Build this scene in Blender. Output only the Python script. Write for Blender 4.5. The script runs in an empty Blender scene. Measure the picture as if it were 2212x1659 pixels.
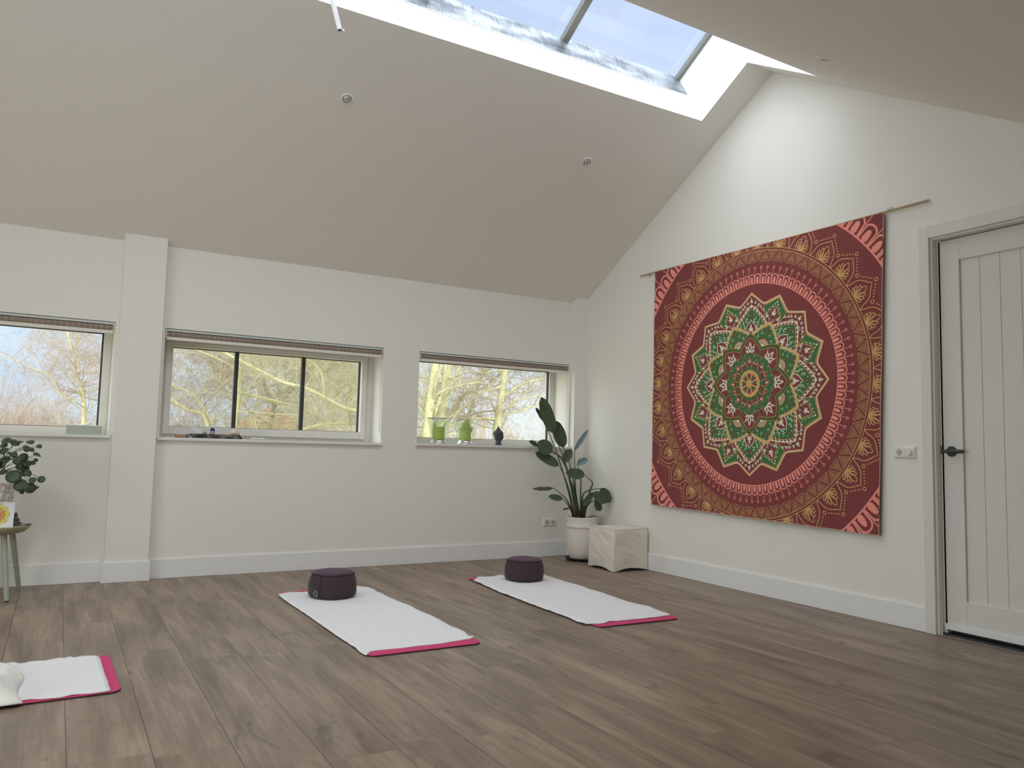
import bpy, bmesh, math, random
from mathutils import Vector, Matrix
PI = math.pi
R = math.radians
C = bpy.context.scene.collection
sc = bpy.context.scene

# ------------------------------------------------------------------ camera
CAMP = (-4.43735, -6.24332, 1.00802)
YAW, PITCH, ROLL, FPX = 0.5267398, 0.0826517, 0.0248229, 1672.997
def camera():
    cy, sy, cp, sp = math.cos(YAW), math.sin(YAW), math.cos(PITCH), math.sin(PITCH)
    f = Vector((sy*cp, cy*cp, sp)); r0 = Vector((cy, -sy, 0)); u0 = r0.cross(f)
    r = math.cos(ROLL)*r0 + math.sin(ROLL)*u0
    u = -math.sin(ROLL)*r0 + math.cos(ROLL)*u0
    cd = bpy.data.cameras.new('camera'); co = bpy.data.objects.new('camera', cd); C.objects.link(co)
    cd.sensor_width = 36.0; cd.lens = FPX/2212*36.0; cd.clip_start = 0.05; cd.clip_end = 500
    m = Matrix((r, u, -f)).transposed().to_4x4(); m.translation = Vector(CAMP)
    co.matrix_world = m
    sc.camera = co
camera()

# ------------------------------------------------------------------ view and world
sc.view_settings.view_transform = 'Standard'
sc.view_settings.look = 'None'
sc.view_settings.gamma = 1.0
sc.view_settings.use_curve_mapping = False
sc.view_settings.exposure = 0.18
sc.cycles.use_denoising = True
sc.cycles.max_bounces = 12
sc.cycles.diffuse_bounces = 6
sc.cycles.use_adaptive_sampling = True
sc.cycles.adaptive_threshold = 0.03
sc.cycles.glossy_bounces = 4
sc.cycles.transmission_bounces = 6
sc.cycles.transparent_max_bounces = 12
sc.cycles.sample_clamp_indirect = 8.0

SKY_K = 3.7            # how much brighter the sun's side of the sky is
def world():
    w = bpy.data.worlds.new('world'); sc.world = w; w.use_nodes = True
    nt = w.node_tree; N = nt.nodes; L = nt.links; N.clear()
    out = N.new('ShaderNodeOutputWorld'); bg = N.new('ShaderNodeBackground')
    tc = N.new('ShaderNodeTexCoord')
    sep = N.new('ShaderNodeSeparateXYZ'); L.new(tc.outputs['Generated'], sep.inputs[0])
    ramp = N.new('ShaderNodeValToRGB')
    e = ramp.color_ramp.elements
    e[0].position = 0.0; e[0].color = (0.60, 0.76, 0.98, 1)
    e[1].position = 1.0; e[1].color = (0.50, 0.59, 0.83, 1)
    m = e.new(0.35); m.color = (0.44, 0.60, 0.95, 1)
    L.new(sep.outputs['Z'], ramp.inputs[0])
    mp = N.new('ShaderNodeMapping'); mp.inputs['Scale'].default_value = (2.6, 2.6, 6.5)
    L.new(tc.outputs['Generated'], mp.inputs[0])
    nz = N.new('ShaderNodeTexNoise'); nz.inputs['Scale'].default_value = 1.3
    nz.inputs['Detail'].default_value = 5; nz.inputs['Roughness'].default_value = 0.5
    L.new(mp.outputs[0], nz.inputs[0])
    cr = N.new('ShaderNodeValToRGB'); cr.color_ramp.elements[0].position = 0.40; cr.color_ramp.elements[1].position = 0.62
    L.new(nz.outputs[0], cr.inputs[0])
    mix = N.new('ShaderNodeMix'); mix.data_type = 'RGBA'
    hi = N.new('ShaderNodeMapRange'); hi.inputs['From Min'].default_value = .35; hi.inputs['From Max'].default_value = .6; hi.inputs['To Min'].default_value = 1; hi.inputs['To Max'].default_value = 0
    L.new(sep.outputs['Z'], hi.inputs['Value'])
    cm = N.new('ShaderNodeMath'); cm.operation = 'MULTIPLY'; L.new(cr.outputs[0], cm.inputs[0]); L.new(hi.outputs[0], cm.inputs[1])
    L.new(cm.outputs[0], mix.inputs['Factor']); L.new(ramp.outputs[0], mix.inputs['A'])
    mix.inputs['B'].default_value = (0.86, 0.93, 1.0, 1)
    # the sun's side of the sky, behind and left of the windows' view
    dt = N.new('ShaderNodeVectorMath'); dt.operation = 'DOT_PRODUCT'
    d = Vector((-0.56, -0.62, 0.54)).normalized(); dt.inputs[1].default_value = d
    L.new(tc.outputs['Generated'], dt.inputs[0])
    mr = N.new('ShaderNodeMapRange'); mr.interpolation_type = 'SMOOTHSTEP'
    mr.inputs['From Min'].default_value = -0.40; mr.inputs['From Max'].default_value = 0.75
    mr.inputs['To Min'].default_value = 0.0; mr.inputs['To Max'].default_value = SKY_K
    L.new(dt.outputs['Value'], mr.inputs['Value'])
    hz = N.new('ShaderNodeVectorMath'); hz.operation = 'SCALE'; hz.inputs[0].default_value = (1.0, 0.97, 0.90)
    L.new(mr.outputs[0], hz.inputs['Scale'])
    add = N.new('ShaderNodeVectorMath'); add.operation = 'ADD'
    L.new(mix.outputs['Result'], add.inputs[0]); L.new(hz.outputs[0], add.inputs[1])
    L.new(add.outputs[0], bg.inputs[0]); bg.inputs[1].default_value = 1.0
    L.new(bg.outputs[0], out.inputs[0])
world()

# ------------------------------------------------------------------ room numbers (metres)
H1, RY, HR = 2.4512, 2.3776, 3.8553          # eaves height, ridge distance, ridge height
SL = (HR-H1)/RY; TH = math.atan(SL); CT, ST = math.cos(TH), math.sin(TH)
XB, YN = -7.6, -7.1                           # back wall, low near wall
def zl(y): return H1 - SL*y                   # left slope
def zr(y): return HR + SL*(y+RY)              # right slope

def portal(loc, sx, sy, z_dir):
    ld = bpy.data.lights.new('daylight_portal', 'AREA'); ld.shape = 'RECTANGLE'; ld.size = sx; ld.size_y = sy
    ld.cycles.is_portal = True
    o = bpy.data.objects.new('daylight_portal', ld); C.objects.link(o)
    o.location = loc
    o.rotation_euler = Vector(z_dir).to_track_quat('-Z', 'Y').to_euler()
    return o
HG = 0.545                                    # glass plane, measured square to the slope
# daylight enters through the roof light, the three windows and two added, unseen openings
def sp(x, d, h, side=1):
    """point on the slope: x along the room, d up the slope from the wall, h square to the slope"""
    y = -d*CT + h*ST; z = H1 + d*ST + h*CT
    if side < 0: y = -2*RY - y
    return Vector((x, y, z))
DO = 1.915/CT; DR = RY/CT
GR = DR + HG*math.tan(TH)                     # where the two glass planes meet at the ridge
for side in (1, -1):
    c = sp(-3.045, (DO+GR)/2, HG+0.06, side)
    portal(c, 5.55, GR-DO, Vector((0, -ST*side, -CT)))
RWX0, RWX1, RWY0, RWY1 = -4.95, -3.65, -3.45, -5.0     # unseen roof opening added for daylight, in the near slope
portal((-4.3, -4.225-.27, zr(-4.225)+.46), 1.35, 1.8, Vector((0, ST, -CT)))
portal((-5.0, 0.31, 1.42), 1.7, 0.78, (0, -1, 0))
portal((-2.95, 0.31, 1.42), 1.6, 0.7, (0, -1, 0))
portal((-0.95, 0.31, 1.42), 1.5, 0.76, (0, -1, 0))
portal((XB-0.22, -4.1, .92), 3.2, 1.84, (1, 0, 0))  # portal of the added back glazing

# ------------------------------------------------------------------ helpers
def tag(o, label=None, cat=None, group=None, kind=None):
    if label: o['label'] = label
    if cat: o['category'] = cat
    if group: o['group'] = group
    if kind: o['kind'] = kind
    return o
def empty(name, loc=(0,0,0), rz=0):
    o = bpy.data.objects.new(name, None); C.objects.link(o); o.location = loc; o.rotation_euler = (0,0,rz)
    o.empty_display_size = 0.1
    return o
def copy_tree(o, parent=None):
    c = o.copy(); C.objects.link(c); c.parent = parent
    for ch in [x for x in C.objects if x.parent == o]: copy_tree(ch, c)
    return c
class MB:
    def __init__(s): s.v = []; s.f = []; s.m = []
    def add(s, vs, fs, m=0):
        b = len(s.v); s.v += [tuple(p) for p in vs]; s.f += [[b+i for i in q] for q in fs]; s.m += [m]*len(fs); return s
    def box(s, x0, x1, y0, y1, z0, z1, m=0):
        v = [(x,y,z) for x in (x0,x1) for y in (y0,y1) for z in (z0,z1)]
        return s.add(v, [(0,1,3,2),(4,6,7,5),(0,4,5,1),(2,3,7,6),(0,2,6,4),(1,5,7,3)], m)
    def hexa(s, p, m=0):
        """8 points: four of one end, four of the other"""
        return s.add(p, [(3,2,1,0),(4,5,6,7),(0,1,5,4),(1,2,6,5),(2,3,7,6),(3,0,4,7)], m)
    def prism_x(s, poly, x0, x1, m=0):
        n = len(poly)
        v = [(x0,y,z) for y,z in poly] + [(x1,y,z) for y,z in poly]
        return s.add(v, [tuple(range(n)), tuple(range(2*n-1, n-1, -1))] + [(i, n+i, n+(i+1)%n, (i+1)%n) for i in range(n)], m)
    def tube(s, pts, rad, n=8, m=0, cap=True):
        pts = [Vector(p) for p in pts]; k = len(pts)
        if not hasattr(rad, '__len__'): rad = [rad]*k
        vs = []; prev = None
        for i, p in enumerate(pts):
            t = (pts[min(i+1,k-1)] - pts[max(i-1,0)])
            t = t.normalized() if t.length > 1e-9 else Vector((0,0,1))
            if prev is None:
                a = Vector((0,0,1)) if abs(t.z) < .9 else Vector((1,0,0))
                u = t.cross(a).normalized()
            else:
                u = (prev - t*prev.dot(t)); u = u.normalized() if u.length > 1e-6 else t.orthogonal().normalized()
            prev = u; w = t.cross(u)
            for j in range(n):
                a = 2*PI*j/n; vs.append(p + (u*math.cos(a) + w*math.sin(a))*rad[i])
        fs = [(i*n+j, i*n+(j+1)%n, (i+1)*n+(j+1)%n, (i+1)*n+j) for i in range(k-1) for j in range(n)]
        if cap: fs += [tuple(range(n-1,-1,-1)), tuple((k-1)*n+j for j in range(n))]
        return s.add(vs, fs, m)
    def lathe(s, prof, c=(0,0,0), n=32, m=0, sx=1, sy=1, cap=True, fn=None):
        vs = []
        for r, z in prof:
            for j in range(n):
                a = 2*PI*j/n; rr = r
                if fn: rr = r + fn(a, z)
                vs.append((c[0]+rr*math.cos(a)*sx, c[1]+rr*math.sin(a)*sy, c[2]+z))
        k = len(prof)
        fs = [(i*n+j, i*n+(j+1)%n, (i+1)*n+(j+1)%n, (i+1)*n+j) for i in range(k-1) for j in range(n)]
        if cap: fs += [tuple(range(n-1,-1,-1)), tuple((k-1)*n+j for j in range(n))]
        return s.add(vs, fs, m)
    def ball(s, c, rx, ry, rz, n=16, k=10, m=0):
        return s.lathe([(math.sin(PI*i/k)*1.0+1e-5, -math.cos(PI*i/k)) for i in range(k+1)], (0,0,0), n, m)._last(n*(k+1), c, rx, ry, rz)
    def _last(s, cnt, c, rx, ry, rz):
        for i in range(len(s.v)-cnt, len(s.v)):
            x,y,z = s.v[i]; s.v[i] = (c[0]+x*rx, c[1]+y*ry, c[2]+z*rz)
        return s
    def grid(s, fn, nu, nv, m=0):
        vs = [fn(i/nu, j/nv) for i in range(nu+1) for j in range(nv+1)]
        return s.add(vs, [(i*(nv+1)+j, (i+1)*(nv+1)+j, (i+1)*(nv+1)+j+1, i*(nv+1)+j+1) for i in range(nu) for j in range(nv)], m)
    def build(s, name, mats, parent=None, smooth=False, bevel=0, seg=2, solid=0, subsurf=0, remesh=0, auto=False):
        me = bpy.data.meshes.new(name); me.from_pydata(s.v, [], s.f); me.update()
        if not isinstance(mats, (list, tuple)): mats = [mats]
        for mt in mats: me.materials.append(mt)
        if len(mats) > 1: me.polygons.foreach_set('material_index', s.m)
        bm = bmesh.new(); bm.from_mesh(me); bmesh.ops.recalc_face_normals(bm, faces=bm.faces); bm.to_mesh(me); bm.free()
        if smooth: me.polygons.foreach_set('use_smooth', [True]*len(me.polygons))
        if auto:
            me.polygons.foreach_set('use_smooth', [True]*len(me.polygons))
            me.set_sharp_from_angle(angle=R(35))
        o = bpy.data.objects.new(name, me); C.objects.link(o)
        if parent: o.parent = parent
        if remesh:
            md = o.modifiers.new('remesh', 'REMESH'); md.mode = 'VOXEL'; md.voxel_size = remesh; md.use_smooth_shade = True
            md2 = o.modifiers.new('smooth', 'SMOOTH'); md2.iterations = 4; md2.factor = 0.5
        if solid:
            md = o.modifiers.new('solid', 'SOLIDIFY'); md.thickness = solid; md.offset = 0
        if bevel:
            md = o.modifiers.new('bevel', 'BEVEL'); md.width = bevel; md.segments = seg; md.limit_method = 'ANGLE'; md.angle_limit = R(40)
        if subsurf:
            md = o.modifiers.new('sub', 'SUBSURF'); md.levels = subsurf; md.render_levels = subsurf
        return o

# ------------------------------------------------------------------ materials
def s2l(c):
    return tuple((x/255/12.92 if x/255 <= .04045 else ((x/255+.055)/1.055)**2.4) for x in c)
def mat(name, col, rough=.6, metal=0, bump=0, bscale=60, var=0, vscale=8, spec=.5, coat=0, stretch=(1,1,1), sheen=0):
    m = bpy.data.materials.new(name); m.use_nodes = True
    nt = m.node_tree; N = nt.nodes; L = nt.links; b = N['Principled BSDF']
    b.inputs['Base Color'].default_value = (*col, 1); b.inputs['Roughness'].default_value = rough
    b.inputs['Metallic'].default_value = metal; b.inputs['Specular IOR Level'].default_value = spec
    b.inputs['Coat Weight'].default_value = coat
    b.inputs['Sheen Weight'].default_value = sheen
    tc = N.new('ShaderNodeTexCoord'); mp = N.new('ShaderNodeMapping'); mp.inputs['Scale'].default_value = stretch
    L.new(tc.outputs['Object'], mp.inputs[0])
    if var or True:
        nz = N.new('ShaderNodeTexNoise'); nz.inputs['Scale'].default_value = vscale; nz.inputs['Detail'].default_value = 4
        L.new(mp.outputs[0], nz.inputs[0])
        mx = N.new('ShaderNodeMix'); mx.data_type = 'RGBA'
        v = max(var, .02)
        mx.inputs['A'].default_value = tuple(x*(1-v) for x in col)+(1,)
        mx.inputs['B'].default_value = tuple(min(1, x*(1+v)) for x in col)+(1,)
        L.new(nz.outputs[0], mx.inputs['Factor']); L.new(mx.outputs['Result'], b.inputs['Base Color'])
    if bump:
        n2 = N.new('ShaderNodeTexNoise'); n2.inputs['Scale'].default_value = bscale; n2.inputs['Detail'].default_value = 4
        L.new(mp.outputs[0], n2.inputs[0])
        bp = N.new('ShaderNodeBump'); bp.inputs['Strength'].default_value = bump; bp.inputs['Distance'].default_value = .002
        L.new(n2.outputs[0], bp.inputs['Height']); L.new(bp.outputs[0], b.inputs['Normal'])
    return m
def pane_mat(name, tint, milky, gloss=.06, stripes=0, axis=0):
    m = bpy.data.materials.new(name); m.use_nodes = True
    nt = m.node_tree; N = nt.nodes; L = nt.links; N.remove(N['Principled BSDF']); out = N['Material Output']
    tr = N.new('ShaderNodeBsdfTransparent'); tr.inputs[0].default_value = (*tint, 1)
    gl = N.new('ShaderNodeBsdfGlossy'); gl.inputs['Roughness'].default_value = .05; gl.inputs['Color'].default_value = (1,1,1,1)
    tl = N.new('ShaderNodeBsdfTranslucent'); tl.inputs[0].default_value = (.95,.97,1,1)
    m1 = N.new('ShaderNodeMixShader'); m1.inputs[0].default_value = milky
    L.new(tr.outputs[0], m1.inputs[1]); L.new(tl.outputs[0], m1.inputs[2])
    m2 = N.new('ShaderNodeMixShader'); m2.inputs[0].default_value = gloss
    L.new(m1.outputs[0], m2.inputs[1]); L.new(gl.outputs[0], m2.inputs[2])
    if stripes:
        tc = N.new('ShaderNodeTexCoord'); wv = N.new('ShaderNodeTexWave'); wv.inputs['Scale'].default_value = stripes
        wv.bands_direction = 'X'
        L.new(tc.outputs['Object'], wv.inputs[0])
        mr = N.new('ShaderNodeMapRange'); mr.inputs['To Min'].default_value = milky*.75; mr.inputs['To Max'].default_value = milky*1.25
        L.new(wv.outputs[1], mr.inputs[0]); L.new(mr.outputs[0], m1.inputs[0])
    L.new(m2.outputs[0], out.inputs[0])
    return m
M = {}
M['wall'] = mat('wall_paint', (.83,.812,.762), .85, bump=.12, bscale=220, var=.012, vscale=1.5, spec=.2)
M['ceiling'] = mat('ceiling_paint', (.85,.815,.76), .9, bump=.1, bscale=240, var=.012, vscale=1.2, spec=.15)
M['well'] = mat('well_paint', (.80,.83,.82), .8, bump=.05, bscale=200, spec=.2)
M['trim'] = mat('white_trim', (.83,.83,.83), .5, var=.01, spec=.35)
M['door'] = mat('door_paint', (.74,.735,.70), .5, var=.012, spec=.3)
M['frame'] = mat('window_frame_paint', (.74,.72,.67), .45, var=.01, spec=.35)
M['sill'] = mat('sill_white', (.80,.79,.77), .35, var=.01)
M['gasket'] = mat('dark_gasket', (.045,.045,.05), .5)
M['black'] = mat('black_metal', (.05,.053,.058), .45, metal=.3)
M['glass'] = pane_mat('window_glass', (.97,.99,.98), .01, .03)
M['poly'] = pane_mat('multiwall_sheet', (.83,.86,.89), .05, .03, stripes=22)
M['blindfab'] = None
M['railgrey'] = mat('blind_rail_grey', (.62,.66,.63), .4)
M['blindbar'] = mat('blind_bar_cream', (.78,.74,.68), .5)
M['bracket'] = mat('bracket_cream', (.75,.69,.55), .5)
M['plastic'] = mat('white_plastic', (.78,.76,.72), .35)
M['chrome'] = mat('chrome', (.75,.75,.76), .15, metal=1)
M['steel'] = mat('brushed_steel', (.62,.62,.62), .3, metal=1)
M['towel'] = mat('white_cotton', (.90,.90,.92), .95, bump=.6, bscale=420, var=.03, vscale=5, spec=.1)
M['blanket'] = mat('cream_blanket', (.86,.85,.81), .95, bump=.6, bscale=300, var=.04, vscale=6, spec=.1)
M['pink'] = mat('pink_foam', (.66,.075,.20), .8, bump=.2, bscale=400, spec=.2)
M['matblack'] = mat('black_foam', (.03,.028,.03), .85)
M['plum'] = mat('plum_side_cloth', (.062,.042,.052), .95, bump=.3, bscale=300, var=.12, vscale=6, sheen=.12, spec=.15)  # darker plum, for the side panel
M['plumtop'] = mat('plum_top_cloth', (.105,.060,.090), .95, bump=.3, bscale=300, var=.12, vscale=6, sheen=.12, spec=.15)  # lighter plum, for the top panel
M['seam'] = mat('dark_piping', (.03,.018,.026), .9)
M['logo'] = mat('logo_print', (.35,.33,.34), .8)
M['potw'] = mat('white_terracotta', (.82,.77,.72), .8, bump=.5, bscale=25, var=.03, vscale=6, stretch=(1,1,9))
M['saucer'] = mat('black_saucer', (.03,.032,.035), .5)
M['soil'] = mat('soil', (.02,.017,.013), 1, bump=1, bscale=80)
M['linen'] = mat('cream_linen', (.80,.745,.665), .95, bump=.2, bscale=320, var=.03, vscale=6, spec=.1)
M['leaf'] = mat('strelitzia_leaf', (.058,.088,.040), .62, bump=.5, bscale=14, var=.18, vscale=5, stretch=(1,1,5))
M['leafback'] = mat('leaf_underside', (.22,.32,.33), .5, var=.1)
M['stem'] = mat('stem_green', (.055,.085,.04), .5, var=.2, vscale=20)
M['dry'] = mat('dry_sheath', (.32,.11,.07), .8)
M['pilea'] = mat('pilea_leaf', (.048,.075,.035), .42, var=.25, vscale=9)
M['cotton'] = None
M['stool'] = mat('stool_top', (.38,.37,.24), .6, var=.12, vscale=6, stretch=(6,1,1))
M['stoolleg'] = mat('stool_leg', (.36,.39,.31), .6, var=.06)
M['stone'] = mat('grey_stone', (.065,.07,.075), .7, bump=.5, bscale=200, var=.2, vscale=40)
M['stone2'] = mat('grey_stone_light', (.11,.11,.115), .7, var=.2, vscale=60)
M['wood'] = mat('pale_dowel', (.62,.48,.30), .6, var=.08, vscale=8, stretch=(8,1,8))
M['cork'] = mat('cork', (.42,.25,.14), .9, bump=.6, bscale=300, var=.2, vscale=60)
M['wax'] = mat('green_wax', (.50,.64,.09), .45, var=.12, vscale=20)
M['wax'].node_tree.nodes['Principled BSDF'].inputs['Subsurface Weight'].default_value = .5
M['wax'].node_tree.nodes['Principled BSDF'].inputs['Subsurface Radius'].default_value = (.03,.04,.01)
M['blueglass'] = mat('blue_bottle', (.02,.02,.22), .15)
M['paper'] = mat('white_paper', (.82,.83,.85), .8)
M['label'] = mat('tan_label', (.45,.38,.28), .8)
M['flat'] = mat('grey_sheet', (.45,.43,.40), .7)
M['shell'] = mat('shell', (.72,.62,.47), .6, bump=1, bscale=90, var=.3, vscale=45)
M['feather'] = mat('feather_white', (.85,.87,.9), .8)
M['tissuebox'] = None
M['mesh'] = mat('black_wire', (.03,.03,.03), .5)
M['brick'] = mat('orange_brick', (.60,.25,.14), .9, var=.1)
M['roof'] = mat('roof_tile', (.55,.25,.17), .9, var=.15)
M['barkY'] = mat('yellow_green_bark', (.46,.44,.25), .9, bump=1, bscale=9, var=.45, vscale=9)
M['barkB'] = mat('brown_bark', (.26,.22,.17), .9, var=.25, vscale=12)
M['twigY'] = mat('pale_twig', (.40,.37,.24), .9, var=.3, vscale=6)
M['twigB'] = mat('brown_twig', (.30,.24,.17), .9, var=.3, vscale=6)
M['twigR'] = mat('reddish_twig', (.36,.27,.20), .9, var=.3, vscale=6)
M['reed'] = mat('dry_reed', (.36,.28,.18), .9, var=.25, vscale=5)
M['ground'] = mat('winter_grass', (.30,.27,.12), 1, var=.4, vscale=.7)

def floor_mat():
    m = bpy.data.materials.new('laminate_floor'); m.use_nodes = True
    nt = m.node_tree; N = nt.nodes; L = nt.links; b = N['Principled BSDF']
    def mth(op, a, bb=None, c=None):
        n = N.new('ShaderNodeMath'); n.operation = op
        for i, v in enumerate((a, bb, c)):
            if v is None: continue
            if isinstance(v, (int, float)): n.inputs[i].default_value = v
            else: L.new(v, n.inputs[i])
        return n.outputs[0]
    tc = N.new('ShaderNodeTexCoord'); sp_ = N.new('ShaderNodeSeparateXYZ'); L.new(tc.outputs['Object'], sp_.inputs[0])
    u = mth('DIVIDE', mth('ADD', sp_.outputs[0], 4.353+24), .24)
    row = mth('FLOOR', u); fu = mth('FRACT', u)
    wn = N.new('ShaderNodeTexWhiteNoise'); wn.noise_dimensions = '1D'; L.new(row, wn.inputs['W'])
    v = mth('ADD', mth('DIVIDE', sp_.outputs[1], 1.38), mth('MULTIPLY', wn.outputs[0], 7.3))
    col = mth('FLOOR', v); fv = mth('FRACT', v)
    cb = N.new('ShaderNodeCombineXYZ'); L.new(row, cb.inputs[0]); L.new(col, cb.inputs[1])
    w2 = N.new('ShaderNodeTexWhiteNoise'); w2.noise_dimensions = '2D'; L.new(cb.outputs[0], w2.inputs['Vector'])
    off = mth('MULTIPLY', w2.outputs[0], 37.0)
    def coords(sx, sy):
        c = N.new('ShaderNodeCombineXYZ')
        L.new(mth('MULTIPLY', sp_.outputs[0], sx), c.inputs[0]); L.new(mth('MULTIPLY', sp_.outputs[1], sy), c.inputs[1]); L.new(off, c.inputs[2])
        return c.outputs[0]
    def noise(vec, scale, det, rough=.5, dist=0):
        n = N.new('ShaderNodeTexNoise'); n.inputs['Scale'].default_value = scale; n.inputs['Detail'].default_value = det
        n.inputs['Roughness'].default_value = rough; n.inputs['Distortion'].default_value = dist; L.new(vec, n.inputs[0]); return n.outputs[0]
    broad = noise(coords(9, 1.3), 1, 3, .55, .6)
    fine = noise(coords(90, 5), 1, 4, .7, .3)
    knot = noise(coords(9.5, 3.2), 1, 4, .6, 1.8)
    def ramp(x, a, b_, ca, cb_):
        r = N.new('ShaderNodeValToRGB'); r.color_ramp.elements[0].position = a; r.color_ramp.elements[1].position = b_
        r.color_ramp.elements[0].color = (*ca, 1); r.color_ramp.elements[1].color = (*cb_, 1); L.new(x, r.inputs[0]); return r.outputs[0]
    def mix(f, a, b_, mode='MIX'):
        n = N.new('ShaderNodeMix'); n.data_type = 'RGBA'; n.blend_type = mode
        for k, x in (('Factor', f), ('A', a), ('B', b_)):
            if isinstance(x, (int, float)): n.inputs[k].default_value = x
            elif isinstance(x, tuple): n.inputs[k].default_value = (*x, 1)
            else: L.new(x, n.inputs[k])
        return n.outputs['Result']
    base = ramp(broad, .30, .72, (.205,.150,.110), (.41,.318,.242))
    streak = noise(coords(55, 1.6), 1, 3, .6, .5)
    base = mix(1.0, base, ramp(streak, .30, .70, (.85,.84,.83), (1.09,1.085,1.08)), 'MULTIPLY')
    base = mix(1.0, base, ramp(fine, .25, .75, (.78,.77,.76), (1.12,1.11,1.10)), 'MULTIPLY')
    kf = ramp(knot, .60, .72, (0,0,0), (1,1,1))
    base = mix(mth('MULTIPLY', kf, .62), base, (.085,.078,.074))
    tone = mth('ADD', mth('MULTIPLY', w2.outputs[0], .09), .955)
    tn = N.new('ShaderNodeCombineXYZ'); [L.new(tone, tn.inputs[i]) for i in range(3)]
    base = mix(1.0, base, tn.outputs[0], 'MULTIPLY')
    du = mth('MULTIPLY', mth('MINIMUM', fu, mth('SUBTRACT', 1, fu)), .24)
    dv = mth('MULTIPLY', mth('MINIMUM', fv, mth('SUBTRACT', 1, fv)), 1.38)
    gu = mth('LESS_THAN', du, .0015); gv = mth('LESS_THAN', dv, .0008)
    g = mth('MAXIMUM', gu, mth('MULTIPLY', gv, .3))
    base = mix(mth('MULTIPLY', g, .8), base, (.045,.030,.020))
    L.new(base, b.inputs['Base Color'])
    rr = mth('ADD', mth('MULTIPLY', fine, .16), .36); L.new(rr, b.inputs['Roughness'])
    b.inputs['Specular IOR Level'].default_value = .5
    bp = N.new('ShaderNodeBump'); bp.inputs['Strength'].default_value = .25; bp.inputs['Distance'].default_value = .0015
    L.new(mth('SUBTRACT', mth('ADD', fine, mth('MULTIPLY', kf, -.5)), mth('MULTIPLY', g, 2)), bp.inputs['Height']); L.new(bp.outputs[0], b.inputs['Normal'])
    return m
M['floor'] = floor_mat()
def weave_mat(name, ca, cb, sx, sz, rough=.9):
    """two crossing wave bands: a woven cloth"""
    m = bpy.data.materials.new(name); m.use_nodes = True
    nt = m.node_tree; N = nt.nodes; L = nt.links; b = N['Principled BSDF']; b.inputs['Roughness'].default_value = rough
    tc = N.new('ShaderNodeTexCoord'); mp = N.new('ShaderNodeMapping'); mp.inputs['Scale'].default_value = (sx, 1, sz); L.new(tc.outputs['Object'], mp.inputs[0])
    nz = N.new('ShaderNodeTexNoise'); nz.inputs['Scale'].default_value = 1; nz.inputs['Detail'].default_value = 3; L.new(mp.outputs[0], nz.inputs[0])
    wv = N.new('ShaderNodeTexWave'); wv.inputs['Scale'].default_value = sx/30; wv.inputs['Distortion'].default_value = 2; L.new(tc.outputs['Object'], wv.inputs[0])
    ad = N.new('ShaderNodeMath'); ad.operation = 'MULTIPLY_ADD'; L.new(wv.outputs[1], ad.inputs[0]); ad.inputs[1].default_value = .08; L.new(nz.outputs[0], ad.inputs[2])
    r = N.new('ShaderNodeValToRGB'); r.color_ramp.elements[0].position = .40; r.color_ramp.elements[1].position = .66
    r.color_ramp.elements[0].color = (*ca, 1); r.color_ramp.elements[1].color = (*cb, 1)
    L.new(ad.outputs[0], r.inputs[0]); L.new(r.outputs[0], b.inputs['Base Color'])
    return m
M['blindfab'] = weave_mat('woven_brown_blind', (.15,.11,.085), (.43,.35,.29), 260, 330)
def galv_mat():
    m = bpy.data.materials.new('galvanised_sheet'); m.use_nodes = True
    nt = m.node_tree; N = nt.nodes; L = nt.links; b = N['Principled BSDF']
    b.inputs['Metallic'].default_value = .75
    tc = N.new('ShaderNodeTexCoord'); mp = N.new('ShaderNodeMapping'); mp.inputs['Scale'].default_value = (1.2, 3, 3); L.new(tc.outputs['Object'], mp.inputs[0])
    a = N.new('ShaderNodeTexNoise'); a.inputs['Scale'].default_value = 3.2; a.inputs['Detail'].default_value = 2; L.new(mp.outputs[0], a.inputs[0])
    mp2 = N.new('ShaderNodeMapping'); mp2.inputs['Scale'].default_value = (45, 5, 5); mp2.inputs['Rotation'].default_value = (0, .25, 0); L.new(tc.outputs['Object'], mp2.inputs[0])
    c = N.new('ShaderNodeTexNoise'); c.inputs['Scale'].default_value = 1.5; c.inputs['Detail'].default_value = 5; L.new(mp2.outputs[0], c.inputs[0])
    mu = N.new('ShaderNodeMath'); mu.operation = 'MULTIPLY_ADD'; L.new(c.outputs[0], mu.inputs[0]); mu.inputs[1].default_value = .45; L.new(a.outputs[0], mu.inputs[2])
    r = N.new('ShaderNodeValToRGB'); r.color_ramp.elements[0].position = .55; r.color_ramp.elements[1].position = .95
    r.color_ramp.elements[0].color = (.16,.18,.21,1); r.color_ramp.elements[1].color = (.55,.58,.60,1)
    L.new(mu.outputs[0], r.inputs[0]); L.new(r.outputs[0], b.inputs['Base Color']); b.inputs['Roughness'].default_value = .42
    return m
M['galv'] = galv_mat()
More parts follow.
